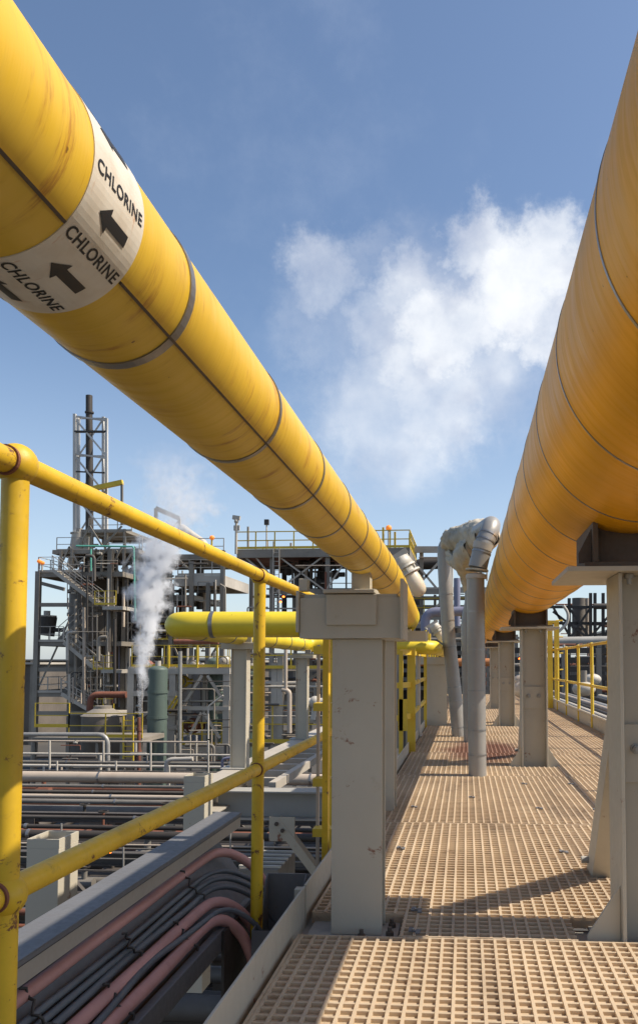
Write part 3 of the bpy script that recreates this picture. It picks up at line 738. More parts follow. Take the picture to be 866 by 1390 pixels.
# ---- furnace tower at the left, about 55 m away
YT = 55
t = thing('furnace_tower', 'tall open steel tower of decks and zigzag stairs far left', 'tower', (xpx(100,YT), YT, GZ))
for (px_, Y_, top) in ((50,YT,772),(148,YT,742),(48.5,YT+7,772),(150,YT+9,742),(100,YT+9,790)):
    x = xpx(px_, YT); m = MB(); m.ibeam((x,Y_,GZ),(x,Y_,zpx(top,YT)),.34,.34,.03,(0,1,0)); m.build('column', G, t)
for (py_, th) in ((773,.36),(870,.32),(941,.32)): deck(t, 49, 165, py_, YT, 9, G, th)
for py_ in (821,909,968):
    m = MB(); m.bar(P(50,py_,YT), P(150,py_,YT), .14, .28); m.build('beam', G, t)
    deck(t, 138, 166, py_, YT-1.2, 2.4, G2, .25, 'landing')
    z = zpx(py_, YT); rail_at(t, xpx(138,YT), xpx(166,YT), YT-1.2, YT-1.2, z, YF, 1.0, 1, .04)
for (a, b_) in (((71,773),(134,821)),((87,872),(131,909)),((84,942),(125,966))): stair(t, a, b_, YT-1.1, .9, G2, G2)
for (a, b_) in (((134,823),(80,869)),((131,911),(84,940))): stair(t, a, b_, YT+.3, .9, G, G2)
for py_, x0, x1 in ((773,50,112),(870,50,86),(941,50,84),(941,112,150)):
    z = zpx(py_, YT); rail_at(t, xpx(x0,YT), xpx(x1,YT), YT-.05, YT-.05, z, G2, 1.1, 1.0, .035, 3)
    rail_at(t, xpx(x0,YT), xpx(x0,YT), YT, YT+8, z, G2, 1.1, 1.5, .035)
deck(t, 68, 186, 742, YT+.5, 7, G, .3); deck(t, 108, 168, 714, YT+1, 5, G, .25)
for px_ in (80,95,124,136,166,184): post_px(t, px_, 742, 773, YT+.4, .16, G)
for px_ in (108,122,140,166): post_px(t, px_, 714, 742, YT+1, .14, G)
for (a, b_) in (((80,773),(95,742)),((110,773),(95,742)),((150,742),(120,773)),((166,742),(150,773)),((166,773),(184,742)),((95,773),(132,745)),((108,742),(122,714)),((140,742),(122,714)),((140,742),(166,714))):
    m = MB(); m.bar(P(*a,YT+.4), P(*b_,YT+.4), .1, .12); m.build('brace', G, t)
rail_at(t, xpx(68,YT), xpx(112,YT), YT+.6, YT+.6, zpx(742,YT), G2, 1.0, 1, .04)
rail_at(t, xpx(140,YT), xpx(186,YT), YT+.6, YT+.6, zpx(742,YT), G2, 1.0, 1, .04)
rail_at(t, xpx(108,YT), xpx(168,YT), YT+1, YT+1, zpx(714,YT), G2, 1.0, 1, .04)
m = MB(); m.bar(P(50,790,YT+9), P(88,800,YT+9), .2, .3); m.bar(P(50,940,YT+9), P(100,830,YT+9), .12, .12); m.build('brace', G, t)
for px_, py_ in ((54,762),(58,764)):
    c = P(px_, py_, YT-.3); 
    tl = thing('beacon_lamp', 'orange beacon lamp at the corner of the furnace tower, %s' % ('outer one' if px_ == 54 else 'inner one'), 'lamp', tuple(c))
    m = MB(); m.cyl(c-Vector((0,0,.6)), c-Vector((0,0,.13)), .06, 8); m.build('stem', G2, tl); m = MB(); m.ball(c, .17, 10, 8, (1,1,.8)); m.build('lens', M['amber'], tl)
# shells in the tower
x = xpx(119,YT+4)
t = thing('furnace_shell', 'huge dark cylindrical furnace shell inside the tower', 'furnace', (x,YT+4.5,GZ))
r_ = (xpx(160,YT+4)-xpx(88,YT+4))/2; x = xpx(124,YT+4)
m = MB(); m.cyl((x,YT+5,GZ),(x,YT+5,zpx(785,YT+4)),r_,40); m.build('shell', M['darkvessel'], t)
for py_ in (800,832,862,900,935):
    m = MB(); m.ring((x,YT+5,zpx(py_,YT+4)),(0,0,1),r_-.05,r_+.14,.22,40); m.build('stiffener', M['darkvessel'], t)
m = MB(); m.cyl((x,YT+5,zpx(785,YT+4)),(x,YT+5,zpx(760,YT+4)),r_,40,r_*.55); m.build('cone', M['darkvessel'], t)
# bits on the tower decks
for i, (px_, py_, r1, mat, lb) in enumerate(((108,735,.75,M['palepipe'],'cream lagged drum on the upper deck'),(117,735,.6,M['palepipe'],'smaller cream lagged drum on the upper deck'),(64,848,.8,D,'black blower casing on the left of the tower'),(100,762,.5,G2,'grey pump body beneath the upper deck'),(136,765,.7,D,'dark drum beneath the upper deck'))):
    c = P(px_,py_,YT+2); t = thing('process_drum', lb+', on the furnace tower', 'drum', tuple(c))
    m = MB(); m.cyl(c-Vector((.1,0,r1)), c+Vector((.1,0,r1*.8)), r1*.8, 18); m.build('shell', mat, t)
    m = MB(); m.cyl(c+Vector((0,0,r1*.8)), c+Vector((0,0,r1*1.3)), r1*.3, 12); m.ring(c+Vector((0,0,r1*.8)),(0,0,1),r1*.3,r1*.85,.1,18); m.build('nozzle', G2, t)
    m = MB(); m.cyl(c-Vector((0,0,r1*.5)), c-Vector((-r1*1.6,0,r1*.5)), r1*.2, 10); m.build('nozzle', mat, t)
pipe('teal_pipe', 'teal green pipe along the upper deck and down the tower', [(104,741),(182,742),(184,842)], YT-.6, 2.6, M['teal'])
pipe('teal_pipe', 'short teal green riser under the upper deck', [(124,775),(124,745)], YT-.4, 2.4, M['teal'])
# chimney and lattice mast
YC = 58
t = thing('chimney', 'black slender chimney inside the lattice mast', 'chimney', tuple(P(122,742,YC)))
part('flue', D, t, lambda m: m.tube([P(122,742,YC),P(122,640,YC),P(121.5,562,YC),P(121.5,537,YC)], [.27*1.1,.27,.25,.25], 16))
for py_ in (560,585,640,690): part('flange', D, t, lambda m: m.ring(P(121.8,py_,YC),(0,0,1),.2,.33,.12,16))
t = thing('lattice_mast', 'pale lattice mast standing round the black chimney', 'mast', tuple(P(124,742,YC-2)))
Y1, Y2 = YC-1.3, YC+1.1
M['mastpaint'] = paint('pale_mast_paint', (.52,.50,.46), (.3,.26,.2), .5, scale=1, amount=.3)
corn = [(102,562,742,Y1),(145,568,742,Y1),(107,566,742,Y2),(141,566,742,Y2)]
for (px_, a, b_, Y_) in corn: part('leg', M['mastpaint'], t, lambda m: m.bar(P(px_,b_,Y_), P(px_,a,Y_), .2, .2))
lv = [568,619,672,725]
for i, py_ in enumerate(lv):
    part('tie', M['mastpaint'], t, lambda m: (m.bar(P(102,py_-3,Y1),P(145,py_+3,Y1),.12,.12), m.bar(P(107,py_,Y2),P(141,py_,Y2),.1,.1), m.bar(P(102,py_,Y1),P(107,py_,Y2),.1,.1), m.bar(P(145,py_,Y1),P(141,py_,Y2),.1,.1)))
    if i < 3:
        q = lv[i+1]
        part('diagonal', M['mastpaint'], t, lambda m: (m.bar(P(102,py_,Y1),P(145,q,Y1),.12,.12), m.bar(P(141,py_,Y2),P(107,q,Y2),.1,.1), m.bar(P(145,q,Y1),P(141,py_,Y2),.08,.08)))
part('guide_ring', D, t, lambda m: (m.bar(P(102,586,Y1),P(145,586,Y1),.2,.14), m.bar(P(102,640,Y1),P(145,642,Y1),.1,.1)))
t = thing('davit_beam', 'yellow lifting beam on grey post beside the mast', 'lifting beam', tuple(P(166,714,YT+1)))
part('arm', YF, t, lambda m: m.bar(P(105,668,YT+1),P(167,654.5,YT+1),.3,.34))
part('post', G, t, lambda m: (m.bar(P(166,712,YT+1),P(166,656,YT+1),.16,.16), m.bar(P(155,700,YT+1),P(166,682,YT+1),.09,.09), m.bar(P(174,712,YT+1),P(166,682,YT+1),.09,.09)))

# ---- second tower to the right of it
Y2T = 58
t = thing('exchanger_tower', 'lower steel tower with ducts right of the furnace tower', 'tower', (xpx(250,Y2T), Y2T, GZ))
for px_, a in ((168,745),(205,742),(259,760),(301,745),(232,790),(282,790)): 
    x = xpx(px_,Y2T); m = MB(); m.ibeam((x,Y2T,GZ),(x,Y2T,zpx(a,Y2T)),.3,.3,.03,(0,1,0)); m.build('column', G, t)
for px_ in (170,301): x = xpx(px_,Y2T); m = MB(); m.ibeam((x,Y2T+8,GZ),(x,Y2T+8,zpx(748,Y2T)),.3,.3,.03,(0,1,0)); m.build('column', G, t)
deck(t, 236, 302, 779, Y2T, 7, G2, .8); deck(t, 165, 303, 750, Y2T+.5, 7, G, .35); deck(t, 166, 262, 806, Y2T+.5, 7, G, .4); deck(t, 166, 300, 868, Y2T+.5, 7, G, .4); deck(t, 185, 300, 838, Y2T+.6, 6, G, .3)
for (x0, x1, py_) in ((268,302,750),(168,225,750),(240,302,779),(166,235,806),(190,300,868)): rail_at(t, xpx(x0,Y2T), xpx(x1,Y2T), Y2T, Y2T, zpx(py_,Y2T), G2 if py_ != 868 else YF, 1.2, 1, .045)
for (a, b_) in (((240,757),(259,775)),((259,806),(232,868)),((205,806),(230,840)),((168,868),(205,806)),((232,868),(259,930)),((301,868),(262,930))):
    part('brace', G, t, lambda m: m.bar(P(*a,Y2T+.3), P(*b_,Y2T+.3), .14, .14))
for (px_, w_, a, b_, mat, lb) in ((272,11,763,827,D,'dark upright drum'),(278,7,790,830,M['beigepipe'],'tan upright drum'),(247,9,800,845,D,'narrow dark upright drum'),(222,26,772,866,M['darkvessel'],'wide dark shell'),(188,28,775,868,M['darkvessel'],'dark shell behind the steam'),(246,24,872,960,M['darkvessel'],'low broad dark shell'),(196,34,874,985,M['darkvessel'],'lowest and broadest dark shell')):
    c = P(px_,b_,Y2T+3); t2 = thing('upright_drum', lb+' in the second tower', 'drum', tuple(c)); rw = w_/2*U(Y2T)
    part('shell', mat, t2, lambda m: (m.cyl(P(px_,b_,Y2T+3), P(px_,a,Y2T+3), rw, 20), m.ball(P(px_,a,Y2T+3), rw, 20, 10, (1,1,.5))))
    part('flange', G, t2, lambda m: m.ring(P(px_,(a*.7+b_*.3),Y2T+3),(0,0,1),rw-.02,rw+.09,.14,20))
pipe('overhead_duct', 'pale lagged duct curving over the second tower', [(246,716),(262,728),(280,740),(280,760)], Y2T+1, 12, M['palepipe'], cat='duct')
t = thing('pipe_gantry', 'pale slanting gantry above the second tower', 'gantry', tuple(P(230,740,Y2T+2)))
part('frame', G2, t, lambda m: (m.bar(P(212,742,Y2T+2),P(212,690,Y2T+2),.22,.22), m.bar(P(212,690,Y2T+2),P(244,704,Y2T+2),.2,.35), m.bar(P(244,704,Y2T+2),P(244,745,Y2T+2),.2,.2), m.bar(P(212,716,Y2T+2),P(244,726,Y2T+2),.12,.12), m.bar(P(212,742,Y2T+2),P(244,706,Y2T+2),.1,.1)))
c = P(288,730,Y2T); t = thing('beacon_lamp', 'orange beacon lamp on the second tower', 'lamp', tuple(c))
part('stem', YF, t, lambda m: m.cyl(c-Vector((0,0,1.0)), c-Vector((0,0,.12)), .06, 8)); part('lens', M['amber'], t, lambda m: m.ball(c, .2, 10, 8, (1,1,.9)))
pipe('grey_pipe', 'grey bent riser at the right end of the second tower', [(306,830),(306,797),(299,793)], Y2T-.5, 2.5, G)
for i, (px_, a, b_, wd, mat) in enumerate(((158,760,870,2.5,G),(174,770,900,2,G2),(196,752,806,3,G),(214,780,868,2.2,G2),(241,806,868,2,G2),(252,780,868,3,G),(291,790,868,2.4,D),(162,872,960,2,M['violet']),(172,880,985,2.4,G2))):
    pipe('riser_pipe', 'thin vertical pipe running up through the steel towers', [(px_,b_),(px_,a)], Y2T-.6, wd, mat, 'risers on the steel towers', n=8)

# ---- conical tank, rusty duct, vent platform (about 36 m)
YV = 36
c = P(126,1040,YV); rw = 29*U(YV)
t = thing('cone_roof_tank', 'dark tank with shallow conical roof behind yellow railing', 'tank', tuple(c))
x = c.x; part('shell', M['darkvessel'], t, lambda m: m.cyl((x,YV+1,GZ),(x,YV+1,zpx(975,YV)),rw,40))
part('roof', G, t, lambda m: (m.cyl((x,YV+1,zpx(975,YV)+.002),(x,YV+1,zpx(965,YV)),rw+.05,40,rw*.45), m.cyl((x,YV+1,zpx(965,YV)),(x,YV+1,zpx(961,YV)),rw*.4,24)))
part('band', G, t, lambda m: m.ring((x,YV+1,zpx(1003,YV)),(0,0,1),rw-.02,rw+.06,.12,40))
pipe('rust_duct', 'rust red elbow duct rising behind the conical tank', [(122,965),(124,943),(172,943)], YV+6, 9, M['rusted'], cat='duct', bendr=.5)
t = thing('service_platform', 'yellow railed service platform in front of the conical tank', 'platform', (xpx(120,YV-3),YV-3,GZ))
YS = YV-3
deck(t, 48, 195, 1004, YS, 2.5, G, .2)
for (x0, x1, a) in ((50,96,0),(96,195,0)): 
    z = zpx(1004 if x0 > 60 else 990, YS); rail_at(t, xpx(x0,YS), xpx(x1,YS), YS, YS, z, YF, 1.05, 1.4, .032)
for px_ in (50,96,135,168,194): post_px(t, px_, 1004, 1075, YS+.1, .12, G)
part('ladder', YF, t, lambda m: [m.bar(P(q,1040,YS-.2),P(q,972,YS-.2),.06,.06) for q in (168,181)]+[m.bar(P(168,y_,YS-.2),P(181,y_,YS-.2),.03,.04) for y_ in range(978,1040,7)])
t = thing('vent_pipe', 'dark red steam vent pole letting off a white plume', 'vent pipe', tuple(P(189,1120,31)))
part('pole', M['rusted'], t, lambda m: m.cyl(P(189,1180,31), P(189,974,31), .075, 12))
for py_ in (990,1020,1052,1080): part('coupling', M['rusted'], t, lambda m: m.cyl(P(189,py_+2,31), P(189,py_-2,31), .105, 12))

# ---- braced steel frame with green vessels (about 38 m)
YM = 38
t = thing('braced_tower', 'braced steel frame carrying pipes around the green vessels', 'frame', (xpx(245,YM),YM,GZ))
for px_, a in ((180,905),(236,905),(309,907)):
    x = xpx(px_,YM); 
    for dy in (0,5): m = MB(); m.ibeam((x,YM+dy,GZ),(x,YM+dy,zpx(a,YM)),.32,.32,.03,(0,1,0)); m.build('column', G2, t)
for (x0, x1, a, b_) in ((178,312,907,915),(180,240,938,945),(240,311,959,964),(240,311,1013,1022),(178,240,985,990)):
    part('beam', G2, t, lambda m: B(m, x0, x1, a, b_, YM-.2, .18))
deck(t, 178, 314, 906, YM, 5.5, G, .25)
for (a, b_) in (((250,956),(275,917)),((282,917),(302,948)),((257,1000),(274,967)),((277,967),(299,1002)),((182,980),(232,946)),((300,1010),(268,1040))):
    part('brace', G2, t, lambda m: m.bar(P(*a,YM-.1), P(*b_,YM-.1), .13, .13))
rail_at(t, xpx(180,YM), xpx(312,YM), YM-.05, YM-.05, zpx(906,YM), YF, 1.1, 1.5, .028, 2)
rail_at(t, xpx(180,YM), xpx(312,YM), YM+5, YM+5, zpx(906,YM), YF, 1.1, 1.5, .028)
rail_at(t, xpx(250,YM), xpx(303,YM), YM-.05, YM-.05, zpx(1013,YM), YF, 1.1, 1.2, .045)
for px_ in (229,268,295): part('gate_post', YF, t, lambda m: m.bar(P(px_,912,YM-.15), P(px_,876,YM-.15), .09, .09))
part('stair_flight', YF, t, lambda m: (m.bar(P(226,966,YM-.4),P(240,945,YM-.4),.05,.08), m.bar(P(231,968,YM-.4),P(243,948,YM-.4),.05,.08), m.bar(P(228,958,YM-.4),P(233,961,YM-.4),.04,.04), m.bar(P(232,952,YM-.4),P(238,956,YM-.4),.04,.04)))
for (px_, w_, a, b_, lb) in ((213,26,902,1033,'wide grey-green upright vessel seen beside the steam'),(291,22,890,1016,'grey-green upright vessel behind the braces'),(340,18,905,1016,'grey-green vessel between the two loop columns')):
    YQ = YM-1.7 if px_ == 213 else YM+1.2
    c = P(px_,b_,YQ); rw = w_/2*U(YQ); t2 = thing('green_vessel', lb, 'vessel', (c.x,c.y,GZ), 'grey-green vessels')
    part('shell', M['green'], t2, lambda m: (m.cyl((c.x,c.y,GZ), (c.x,c.y,zpx(a+8,YQ)), rw, 28), m.ball((c.x,c.y,zpx(a+8,YQ)), rw, 28, 14, (1,1,.5))))
    for py_ in (940,975): part('seam_ring', M['green'], t2, lambda m: m.ring((c.x,c.y,zpx(py_,YQ)),(0,0,1),rw-.02,rw+.035,.12,28))
    part('nozzle', G2, t2, lambda m: m.cyl((c.x,c.y,zpx(a+4,YQ)),(c.x,c.y,zpx(a-5,YQ)),rw*.3,12))
pipe('bright_riser', 'bright metal-clad riser standing before the braced frame', [(244,1022),(245,884)], YM-1.2, 5.5, M['lag'], n=12)
pipe('rust_pipe', 'rust red pipe lying along the top of the braced frame', [(237,871),(297,871)], YM+1, 7, M['rusted'])
for px_, w_, a in ((176,3,880),(202,4,886),(222,3,892),(255,3,880),(262,4,890),(285,3,880),(304,3,876)):
    pipe('stub_pipe', 'short upright pipe above the braced frame deck', [(px_,906),(px_,a)], YM+2, w_, M['palepipe'] if px_%2 else G, 'stub pipes on the braced frame', n=10)
for i,(px_, py_, r1, mat) in enumerate(((266,903,.28,M['palepipe']),(306,898,.3,M['palepipe']),(202,903,.25,M['rusted']),(232,930,.35,M['rusted']),(262,985,.4,M['rusted']),(250,925,.3,YF),(318,975,.3,G2))):
    c = P(px_,py_,YM+1); t2 = thing('valve', ['cream valve on the frame deck near its middle','cream valve at the right end of the frame deck','rusty valve on the frame deck beside the steam','rusty valve inside the upper frame','rusty valve inside the lower frame','yellow valve behind the upper braces','grey valve right of the frame'][i], 'valve', tuple(c))
    part('body', mat, t2, lambda m: m.ball(c, r1, 14, 10)); part('wheel', G, t2, lambda m: (m.ring(c+Vector((0,-r1*1.4,0)),(0,1,0),r1*.7,r1*.9,.05,16), m.cyl(c,c+Vector((0,-r1*1.4,0)),.05,8)))
    part('flange', mat, t2, lambda m: m.cyl(c-Vector((r1*1.5,0,0)), c+Vector((r1*1.5,0,0)), r1*.45, 12))
pipe('handline_pipe', 'pale kinked pipe dropping in front of the braced frame', [(283,1003),(283,959),(303,944)], YM-5, 2.6, M['palepipe'])

# ---- rack behind the two loop columns
YR = 34
t = thing('pipe_rack', 'grey rack frame seen between the loop columns', 'frame', (xpx(380,YR),YR,GZ))
for px_, a in ((373,900),(381,888),(445,880),(330,890)): post_px(t, px_, a, 1110, YR, .25, G2)
for py_ in (908,930,948,978,1010): part('beam', G if py_ != 978 else G2, t, lambda m: m.bar(P(318,py_,YR+.4), P(470,py_,YR+.4), .16, .22))
for (a, b_) in (((381,1005),(440,950)),((381,950),(440,908)),((330,978),(372,1010))): part('brace', G, t, lambda m: m.bar(P(*a,YR+.7), P(*b_,YR+.7), .12, .12))
rail_at(t, xpx(325,YR), xpx(470,YR), YR-.3, YR-.3, zpx(1008,YR), YF, 1.6, 1.6, .04, 3)
rail_at(t, xpx(325,YR), xpx(470,YR), YR-.3, YR-.3, zpx(908,YR), YF, 1.2, 1.3, .045, 2)
pipe('tan_pipe', 'tan pipe with an elbow behind the second loop column', [(393,995),(393,938),(383,936)], YR-.8, 6.5, M['beigepipe'])
pipe('tan_pipe', 'tall straight tan riser behind the yellow post', [(388,935),(388,878)], YR-.8, 5, M['beigepipe'])
pipe('violet_pipe', 'small violet-grey hooked pipe right of the first loop column', [(338,986),(338,938),(331,935)], YR-4, 3.4, M['violet'])
c = P(428,953,YR-6); t2 = thing('valve_cross', 'white lagged valve cross near the foreground column', 'valve', tuple(c))
part('body', M['palepipe'], t2, lambda m: (m.cyl(c-Vector((.35,0,0)), c+Vector((.4,0,0)), .15, 14), m.cyl(c, c+Vector((-.08,0,-.62)), .09, 12), m.ball(c,.22,14,10)))
part('flange', G2, t2, lambda m: (m.cyl(c-Vector((.36,0,0)), c-Vector((.30,0,0)), .21, 14)))
for i, (x0, py_, w_, mat) in enumerate(((470,876,7,M['rusted']),(470,921,4,D),(470,965,3,M['orangepipe']),(470,939,3,G))):
    pipe('cross_pipe', 'pipe crossing behind the loop columns', [(318,py_),(x0,py_)], YR+2, w_, mat, 'pipes crossing behind the loop columns')

# ---- high service deck behind the chlorine pipe (about 46 m)
YD = 46
t = thing('service_deck', 'high railed steel deck on columns behind the chlorine pipe', 'platform', (xpx(440,YD),YD,GZ))
z = zpx(744,YD); x0, x1 = xpx(320,YD), xpx(556,YD)
deck(t, 320, 556, 744, YD, 6, G, .5)
part('deck_soffit', M['rusted'], t, lambda m: m.box(x0+.2,x1-.2,YD+.2,YD+5.8,z-.32,z-.31))
rail_at(t, x0, x1, YD-.04, YD-.04, z, YF, 1.05, 1.2, .05); rail_at(t, x0, x1, YD+6, YD+6, z, YF, 1.05, 1.2, .05)
rail_at(t, x1, x1, YD, YD+6, z, YF, 1.05, 1.2, .05)
for px_, w_ in ((367,.26),(386,.2),(408,.2),(443,.26),(470,.2),(500,.26),(548,.22),(515,.2)): 
    x = xpx(px_,YD); m = MB(); m.ibeam((x,YD+.3 if px_%2 else YD+3,GZ),(x,YD+.3 if px_%2 else YD+3,z-.4),w_,w_,.02,(0,1,0)); m.build('column', G, t)
for (a, b_) in (((330,754),(352,773)),((374,752),(443,803)),((443,752),(376,803)),((347,756),(372,787)),((500,752),(548,803)),((548,752),(500,803)),((470,760),(443,800))):
    part('brace', G2, t, lambda m: m.bar(P(*a,YD+.2), P(*b_,YD+.2), .09, .09))
for py_ in (803,838,866,890): part('beam', G, t, lambda m: m.bar(P(330 if py_ > 810 else 366,py_,YD+.4), P(600,py_,YD+.4), .2, .3))
part('ladder', G2, t, lambda m: [m.bar(P(q,840,YD-.1),P(q,744,YD-.1),.05,.05) for q in (371,379)]+[m.bar(P(371,y_,YD-.1),P(379,y_,YD-.1),.03,.03) for y_ in range(750,840,6)])
for px_, hh in ((337,715),(363,733),(372,735),(395,737),(500,735),(503,730),(520,716),(528,718),(536,722),(556,724),(490,736)):
    part('stanchion', YF if px_ > 495 else G2, t, lambda m: m.bar(P(px_,744,YD+1), P(px_,hh,YD+1), .12, .12))
c = P(322.5,704,YD); t2 = thing('camera_mast', 'small white camera on a mast at the deck corner', 'camera', tuple(c))
part('mast', G2, t2, lambda m: (m.cyl((c.x,YD-.2,z-.3), (c.x,YD-.2,c.z-.25), .08, 10), m.bar(c+Vector((-.15,-.2,-.6)), c+Vector((.2,-.2,-.6)), .12,.3)))
part('housing', M['palepipe'], t2, lambda m: m.bar(c+Vector((-.22,-.2,.05)), c+Vector((.22,-.2,-.02)), .2, .24)); part('dome', G2, t2, lambda m: m.ball(c+Vector((0,-.2,-.2)), .14, 12, 8))
c = P(361,709,YD); t2 = thing('deck_sign_post', 'small dark box on a thin post on the deck', 'box', tuple(c))
part('post', G2, t2, lambda m: m.cyl((c.x,YD+.2,z), (c.x,YD+.2,c.z-.1), .045, 8)); part('box', D, t2, lambda m: m.box(c.x-.13,c.x+.13,YD+.1,YD+.3,c.z-.12,c.z+.2))
c = P(527,716,YD); t2 = thing('beacon_lamp', 'orange beacon lamp on the high deck rail', 'lamp', tuple(c))
part('stem', G2, t2, lambda m: m.cyl((c.x,YD+.2,z), (c.x,YD+.2,c.z-.12), .05, 8)); part('lens', M['amber'], t2, lambda m: m.ball(Vector((c.x,YD+.2,c.z)), .18, 10, 8))
c = P(412,800,YD+3); t2 = thing('dark_column', 'black bulbous vessel hanging under the high deck', 'vessel', tuple(c))
part('shell', D, t2, lambda m: m.tube([P(412,y_,YD+3) for y_ in (845,806,798,788,775,764,756)], [U(YD)*k_ for k_ in (9,9,12,12,8,7,7)], 20))
pipe('dark_duct', 'black duct dropping behind the high deck', [(437,850),(437,770),(455,765)], YD+4, 13, D, cat='duct')
pipe('dark_duct', 'dark duct standing left of the black vessel', [(386,850),(386,755)], YD+4, 7, D, cat='duct')
for i, (px_, py_, rw) in enumerate(((392,775,.3),(431,790,.35),(455,780,.3),(425,764,.3),(447,770,.25))):
    c = P(px_,py_,YD+2); t2 = thing('valve', ['dark valve left of the black vessel','dark valve right of the black vessel','dark valve behind the chlorine pipe','dark valve tight under the deck','small dark valve beside the black duct'][i], 'valve', tuple(c))
    part('body', D, t2, lambda m: (m.ball(c, rw, 12, 8), m.cyl(c-Vector((rw*2,0,0)),c+Vector((rw*2,0,0)),rw*.5,10))); part('wheel', D, t2, lambda m: (m.ring(c+Vector((0,0,rw*1.8)),(0,0,1),rw*.8,rw,.06,14), m.cyl(c,c+Vector((0,0,rw*1.8)),.06,8)))
for px_, a, b_ in ((428,770,900),(450,775,880),(470,770,860),(420,812,900),(398,806,870),(377,806,880),(352,815,900),(340,790,890)):
    pipe('riser_pipe', 'thin riser under the high deck', [(px_,b_),(px_,a)], YD+1.5, 2.4, G, 'risers under the high deck', n=8)
for i, (px_, py_) in enumerate(((385,810),(381,817),(212,1100),(150,1157),(705,894))):
    c = P(px_,py_,(44,44,24,12,30)[i]); t2 = thing('warning_lamp', ['lit orange lamp under the high deck, upper of two','lit orange lamp under the high deck, lower of two','lit orange lamp in the shaded pipe rack','lit red lamp low beneath the tray cover','lit orange lamp right of the second column'][i], 'lamp', tuple(c)); s_ = U((44,44,24,12,30)[i])*1.6
    part('lens', M['lit'], t2, lambda m: m.ball(c, s_, 10, 8, (1,1,.8))); part('cage', D, t2, lambda m: m.cyl(c+Vector((0,0,s_*.9)), c+Vector((0,0,s_*2.2)), s_*.8, 10))

# ---- structure right of the deck, behind the standpipes
YE = 50
t = thing('reactor_tower', 'braced steel frame with dark duct behind the standpipes', 'frame', (xpx(590,YE),YE,GZ))
for px_ in (556,572,598,612,640,652): post_px(t, px_, 745, 990, YE, .24, G)
part('beam', G2, t, lambda m: (m.bar(P(548,746,YE-.3),P(660,746,YE-.3),.2,.4), m.bar(P(548,801,YE-.3),P(660,801,YE-.3),.2,.35)))
for py_ in (812,824,838,855): part('beam', G, t, lambda m: m.bar(P(548,py_,YE),P(660,py_,YE),.15,.25))
for (a, b_) in (((556,755),(610,820)),((612,745),(562,800)),((596,820),(560,855)),((556,840),(598,870))): part('brace', G2, t, lambda m: m.bar(P(*a,YE-.2),P(*b_,YE-.2),.14,.14))
rail_at(t, xpx(548,YE), xpx(660,YE), YE-.2, YE-.2, zpx(838,YE), YF, 1.2, 1.3, .045)
pipe('dark_duct', 'broad black duct arching behind the standpipes', [(563,850),(563,766),(607,764),(607,830)], YE+3, 16, D, cat='duct', bendr=.6)
pipe('grey_pipe', 'blue-grey upright pipe seen between the standpipes', [(620,850),(620,785)], 30, 9, M['violet'])
pipe('grey_pipe', 'pale slender upright pipe seen between the standpipes', [(613,850),(613,770)], 28, 4, M['palepipe'])
pipe('violet_pipe', 'violet-grey pipe with an elbow behind the walkway lamps', [(577,862),(577,831),(665,829)], 20, 13, M['violet'], bendr=.32)
pipe('orange_pipe', 'orange primed pipe crossing beyond the standpipes', [(560,899),(665,899)], 22, 11, M['orangepipe'])
pipe('grey_pipe', 'grey pipe crossing just below the violet pipe', [(545,868),(665,868)], 26, 5, G)
t = thing('rack_tower', 'dark close-packed pipe tower closing the far end of the walkway', 'tower', (xpx(610,40),40,GZ))
for px_ in (538,560,583,606,630,655): post_px(t, px_, 848, 1000, 40, .25, G)
for py_ in (850,862,874,886,898,910,922,934): part('beam', G if py_%4 else M['rusted'], t, lambda m: m.bar(P(530,py_,40.3),P(670,py_,40.3),.2,.2))
for px_ in (545,570,592,618,642): part('riser', D, t, lambda m: m.cyl(P(px_,960,41),P(px_,850,41),.3,10))

# ---- right-hand background beyond the railing
YG = 60
t = thing('lattice_tower', 'dark lattice frame round the grey drum, far right', 'frame', (xpx(790,YG),YG,GZ))
for px_ in (772,801,807,818,836): part('column', D, t, lambda m: m.bar(P(px_,960,YG-.5),P(px_,805 if px_ > 800 else 812,YG-.5),.22,.22))
for (a, b_) in (((750,830),(800,868)),((798,868),(838,822)),((772,862),(745,815)),((772,868),(801,825)),((801,868),(772,825)),((818,868),(836,832))): part('brace', D, t, lambda m: m.bar(P(*a,YG-.6),P(*b_,YG-.6),.16,.16))
for py_ in (824,846,866): part('beam', D, t, lambda m: m.bar(P(745,py_,YG-.4),P(840,py_,YG-.4),.16,.2))
c = P(785,862,YG+1); t = thing('grey_drum', 'grey upright drum inside the dark lattice frame', 'drum', tuple(c))
part('shell', M['darkvessel'], t, lambda m: m.cyl(P(785,868,YG+1),P(785,812,YG+1),9*U(YG),24)); part('flange', G, t, lambda m: (m.ring(P(785,824,YG+1),(0,0,1),8*U(YG),10*U(YG),.2,24), m.ring(P(785,851,YG+1),(0,0,1),8*U(YG),10*U(YG),.2,24)))
pipe('tan_pipe', 'tan riser right of the grey drum', [(796,866),(796,812)], YG+1, 6, M['beigepipe'])
pipe('black_pipe', 'black horizontal pipe at the right edge', [(805,823),(840,823)], YG-2, 8, D)
pipe('wide_pipe', 'wide blue-grey pipe running behind the right railing', [(735,871),(860,869)], 45, 12, M['greysteel'], n=20)
pipe('pale_hose', 'pale curved hose left of the grey drum', [(757,858),(770,846),(771,832),(764,822)], 40, 4, M['palepipe'], bendr=.8)
t = thing('pipe_rack', 'dark rack frame low behind the right railing', 'frame', (xpx(790,34),34,GZ))
for px_ in (690,722,765,812,850): post_px(t, px_, 880, 1010, 34, .22, G)
for py_ in (883,896,908,920): part('beam', D, t, lambda m: m.bar(P(672,py_,34.2),P(870,py_,34.2),.2,.24))
